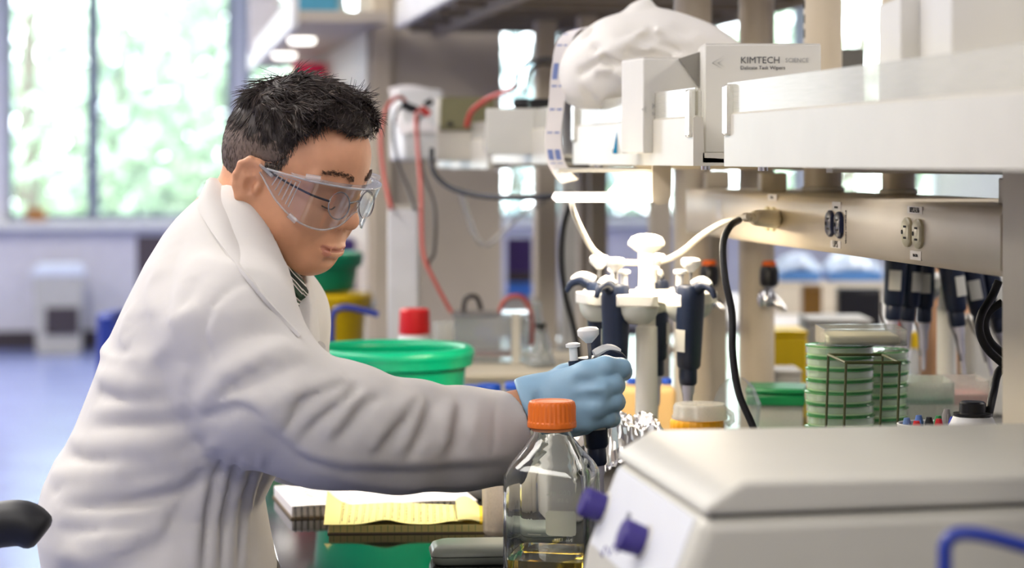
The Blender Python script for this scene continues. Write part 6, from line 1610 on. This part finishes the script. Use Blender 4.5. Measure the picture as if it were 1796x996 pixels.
capped(1604, 582, 4.2, 0.010, 0.03, M_yellow, M_clr2, 'thin tube with a yellow cap left of the peach carton', 'sample_tube')
capped(1572, 560, 4.0, 0.012, 0.04, M_redc, M_clr2, 'thin tube with a red cap behind the leftmost hanging pipette', 'sample_tube')
# the counter across the aisle
cx0 = P(1350, 500, 7.2)
ct = thing('far_counter', 'white counter across the aisle seen below the raceway', 'counter', (cx0.x + .5, cx0.y + .35, 0), -TH)
ob('top', MB().box(-0.6, 1.2, -1.15, 0.45, 0.885, 0.915), M_white, ct, bevel=0.004)
ob('cabinet', MB().box(-0.58, 1.18, -1.12, 0.43, 0.0, 0.885), M_lgrey, ct)
for k in range(3): ob('door', MB().box(-0.56 + k * .58, -0.0 + k * .58, -1.135, -1.121, 0.08, 0.86), M_white, ct, bevel=0.004)
CZ = 0.915
solo_box('cream_carton', 1362, 1552, 496, 0, 7.05, 0.25, mat('cream_card', (226, 216, 198), 0.6), 'long cream carton on the counter across the aisle', 'box', CZ)
cz2 = P(1400, 496, 7.05).z
for px0, px1, lb in ((1366, 1440, 'left blue and white plastic pack on the cream carton'), (1452, 1548, 'right blue and white plastic pack on the cream carton')):
    a = P(px0, 494, 7.1); b = P(px1, 494, 7.1); w = (b - a).length
    t = thing('plastic_pack', lb, 'plastic pack', (a.x, a.y, cz2 + 0.001), -TH)
    gpk = [[(w * i / 10, 0.16 * j / 6, 0.09 * (math.sin(math.pi * (0.08 + .84 * i / 10)) * math.sin(math.pi * (.08 + .84 * j / 6))) ** .5 + rnd.uniform(-.006, .006)) for j in range(7)] for i in range(11)]
    ob('film', MB().sheet(gpk, 0.004), mat('pale_blue_film', (198, 216, 244), 0.25, var=0.2, vscale=20), t, ang=30)
    ob('blue_base', MB().box(0, w, 0, 0.16, 0, 0.035), mat('sky_blue_pack', (92, 148, 220), 0.4), t, bevel=0.006)
solo_box('black_monitor', 1470, 1548, 505, 0, 6.5, 0.06, M_blackp, 'black instrument in front of the cream carton across the aisle', 'instrument', CZ)
solo_box('amber_bottle_box', 1408, 1442, 500, 0, 6.6, 0.06, mat('amber_brown', (128, 92, 34), 0.35), 'amber brown box left of the black instrument across the aisle', 'box', CZ)
# ------------------------------------------------------------------ far left of the room
def bin_(px, d, w, h, label):
    q = P(px, 500, d); t = thing('waste_bin', label, 'bin', (q.x, q.y, 0), 0)
    ob('body', MB().rings([[(sx * k, sy * k * .8, z) for sx, sy in ((-w, -w), (w, -w), (w, w), (-w, w))] for k, z in ((.86, 0.0), (1.0, h), (.95, h), (.82, .02))]), M_lgrey, t, bevel=.01)
    ob('lid', MB().rings([[(sx * k, sy * k * .8, z) for sx, sy in ((-w, -w), (w, -w), (w, w), (-w, w))] for k, z in ((1.04, h), (1.04, h + .03), (.8, h + .08))]), mat('bin_lid', (206, 214, 232), .4), t, bevel=.01)
    ob('dark_panel', MB().box(-w * .5, w * .8, -w * .8 - .004, -w * .78 + .002, h * .25, h * .6), M_dark, t)
bin_(104, 16.3, 0.18, 0.56, 'pale waste bin with a dark panel by the window wall')
q = P(68, 366, 16.9)
sb = thing('sill_box', 'small brown box on the window sill', 'box', (q.x, YF - 0.09, SILL), 0)
ob('body', MB().box(-0.07, 0.07, -0.04, 0.04, 0, 0.085), mat('brown_card', (176, 122, 66), 0.7), sb, bevel=0.004)
ob('lid', MB().box(-0.072, 0.072, -0.042, 0.042, 0.0855, 0.10), mat('brown_card', (176, 122, 66), 0.7), sb, bevel=0.004)
def swivel(px, d, sh, m, label, back=True, name='swivel_chair', rot=0.0, arm=None):
    q = P(px, 500, d); t = thing(name, label, 'chair', (q.x, q.y, 0), rot)
    for k in range(5):
        a = 2 * math.pi * k / 5 + .3; e = Vector((math.cos(a) * .27, math.sin(a) * .27, .055))
        ob('leg', MB().tube([(0, 0, .10), e], [.022, .015], 8), M_blackp, t)
        ob('caster', MB().cyl(e + Vector((-.01, 0, -.027)), e + Vector((.012, 0, -.027)), .027, seg=14), M_blackp, t)
    ob('gas_column', MB().cyl((0, 0, .09), (0, 0, sh - .06), .026, .02, 16), M_chrome, t)
    rs = [rrect(-.21 - e, .21 + e, -.21 - e, .21 + e, .09, z) for e, z in ((-.02, sh - .07), (0, sh - .05), (.0, sh - .015), (-.03, sh))]
    ob('seat', MB().rings(rs), m, t, ang=50)
    if back:
        ob('back_bar', MB().tube(smooth_path([(-.1, 0, sh - .075), (-.25, 0, sh - .06), (-.27, 0, sh + .15)], 6), .014, 8), M_blackp, t)
        gb_ = [[(-.255 - .03 * (1 - (y / .19) ** 2), y, sh + .12 + .28 * v) for v in np.linspace(0, 1, 6)] for y in np.linspace(-.19, .19, 9)]
        ob('backrest', MB().sheet(gb_, .04), m, t, ang=60)
    return t
swivel(334, 12.0, 0.60, M_dark, 'dark swivel chair far behind, beside the window wall', rot=1.2)
swivel(346, 7.0, 0.52, mat('blue_fabric', (40, 62, 150), 0.7), 'blue swivel chair partly hidden behind the back of the man', rot=-0.1)
# the man's own chair with the armrest that shows at the lower left
q = C2W(np.array([-0.40, 2.69, 0.0]))
ch = swivel(0, 5, 0.595, M_blackp, 'black lab chair under the man with a padded armrest showing', rot=-TH, back=False, name='lab_chair'); ch.location = tuple(q)
for sgn_, yy in ((-1, -0.26),):
    c0 = np.array([-0.40, 2.69, 0]); A = Cs(-70, 925, 2.47) - c0; B_ = Cs(40, 918, 2.47) - c0; C3 = Cs(74, 940, 2.47) - c0
    ob('armrest', MB().tube(smooth_path([tuple(A), tuple((A + B_) / 2), tuple(B_), tuple(C3)], 6), [.024] * 4 + [.0255] * 10 + [.025, .024, .023, .020, .015][:5], 14), M_black, ch, ang=80)
    ob('arm_post', MB().tube(smooth_path([(-.16, A[1], .53), (A[0] - .02, A[1], .60), tuple(A)], 6), .013, 8), M_blackp, ch)
    ob('arm_bar', MB().tube([(-.16, A[1], .535), (-.12, -.05, .535)], .014, 8), M_blackp, ch)
# far shelf goods
FZ = UPZ + 0.03
def goods(name, px0, px1, py0, d, dep, c, label, z0, cat='box'):
    return solo_box(name, px0, px1, py0, 0, d, dep, mat(name + '_col_%d_%d_%d' % c, c, 0.5), label, cat, z0)
goods('teal_box', 503, 592, -25, 6.75, 0.15, (70, 150, 184), 'teal box on the far shelf above the head of the man', FZ)
goods('white_binder_box', 436, 486, -10, 8.5, 0.2, (226, 222, 220), 'white box at the far end of the high shelf', FZ)
FLZ = 1.40 + (278 - 205) * 7.4 / F
LS = thing('low_far_shelf', 'lower beige board of the far shelving with stacked boxes', 'shelf', (0.48, 7.9, FLZ))
ob('board', MB().box(fX + .02, FC.x - .013, 7.0, 9.0, FLZ - .02, FLZ), M_beige2, LS, world=True)
ob('front_lip', MB().box(fX, fX + .02, 7.0, 9.0, FLZ - .03, FLZ + .012), M_white, LS, world=True)
goods('white_tray', 470, 590, 158, 7.9, 0.2, (224, 222, 226), 'white tray box on the lower far shelf', FLZ)
zt_ = P(500, 158, 7.9).z
goods('red_box', 512, 572, 110, 7.95, 0.12, (226, 30, 84), 'crimson box on the white tray box above the head', zt_ + .001)
goods('violet_box', 578, 622, 150, 7.5, 0.12, (120, 104, 176), 'violet and white box right of the white tray box', FLZ)
goods('pink_box', 600, 640, 172, 7.2, 0.1, (232, 52, 110), 'pink box at the front right of the lower far shelf', FLZ)
# far bench instruments
goods('violet_instrument', 572, 630, 420, 6.75, 0.2, (58, 38, 104), 'dark violet instrument on the far bench behind the green tubs', 0.91)
pvt = P(884, 500, 8.0)
vt = thing('violet_cabinet', 'narrow dark violet cabinet with a blue stripe in the window gap', 'cabinet', (pvt.x, pvt.y, 0), -TH)
vz = lambda py: ZC - (py - 278) * 8.0 / F
ob('plinth', MB().box(0, .14, 0, .3, 0, vz(522)), M_lgrey, vt); ob('blue_stripe', MB().box(.01, .10, -.004, .3, vz(520), vz(496)), mat('bright_blue', (60, 116, 214), .4), vt)
ob('dark_section', MB().box(.01, .10, 0, .3, vz(494), vz(478)), M_dark, vt); ob('violet_section', MB().box(.01, .10, 0, .3, vz(477), vz(418)), mat('deep_violet', (54, 34, 92), .45), vt)
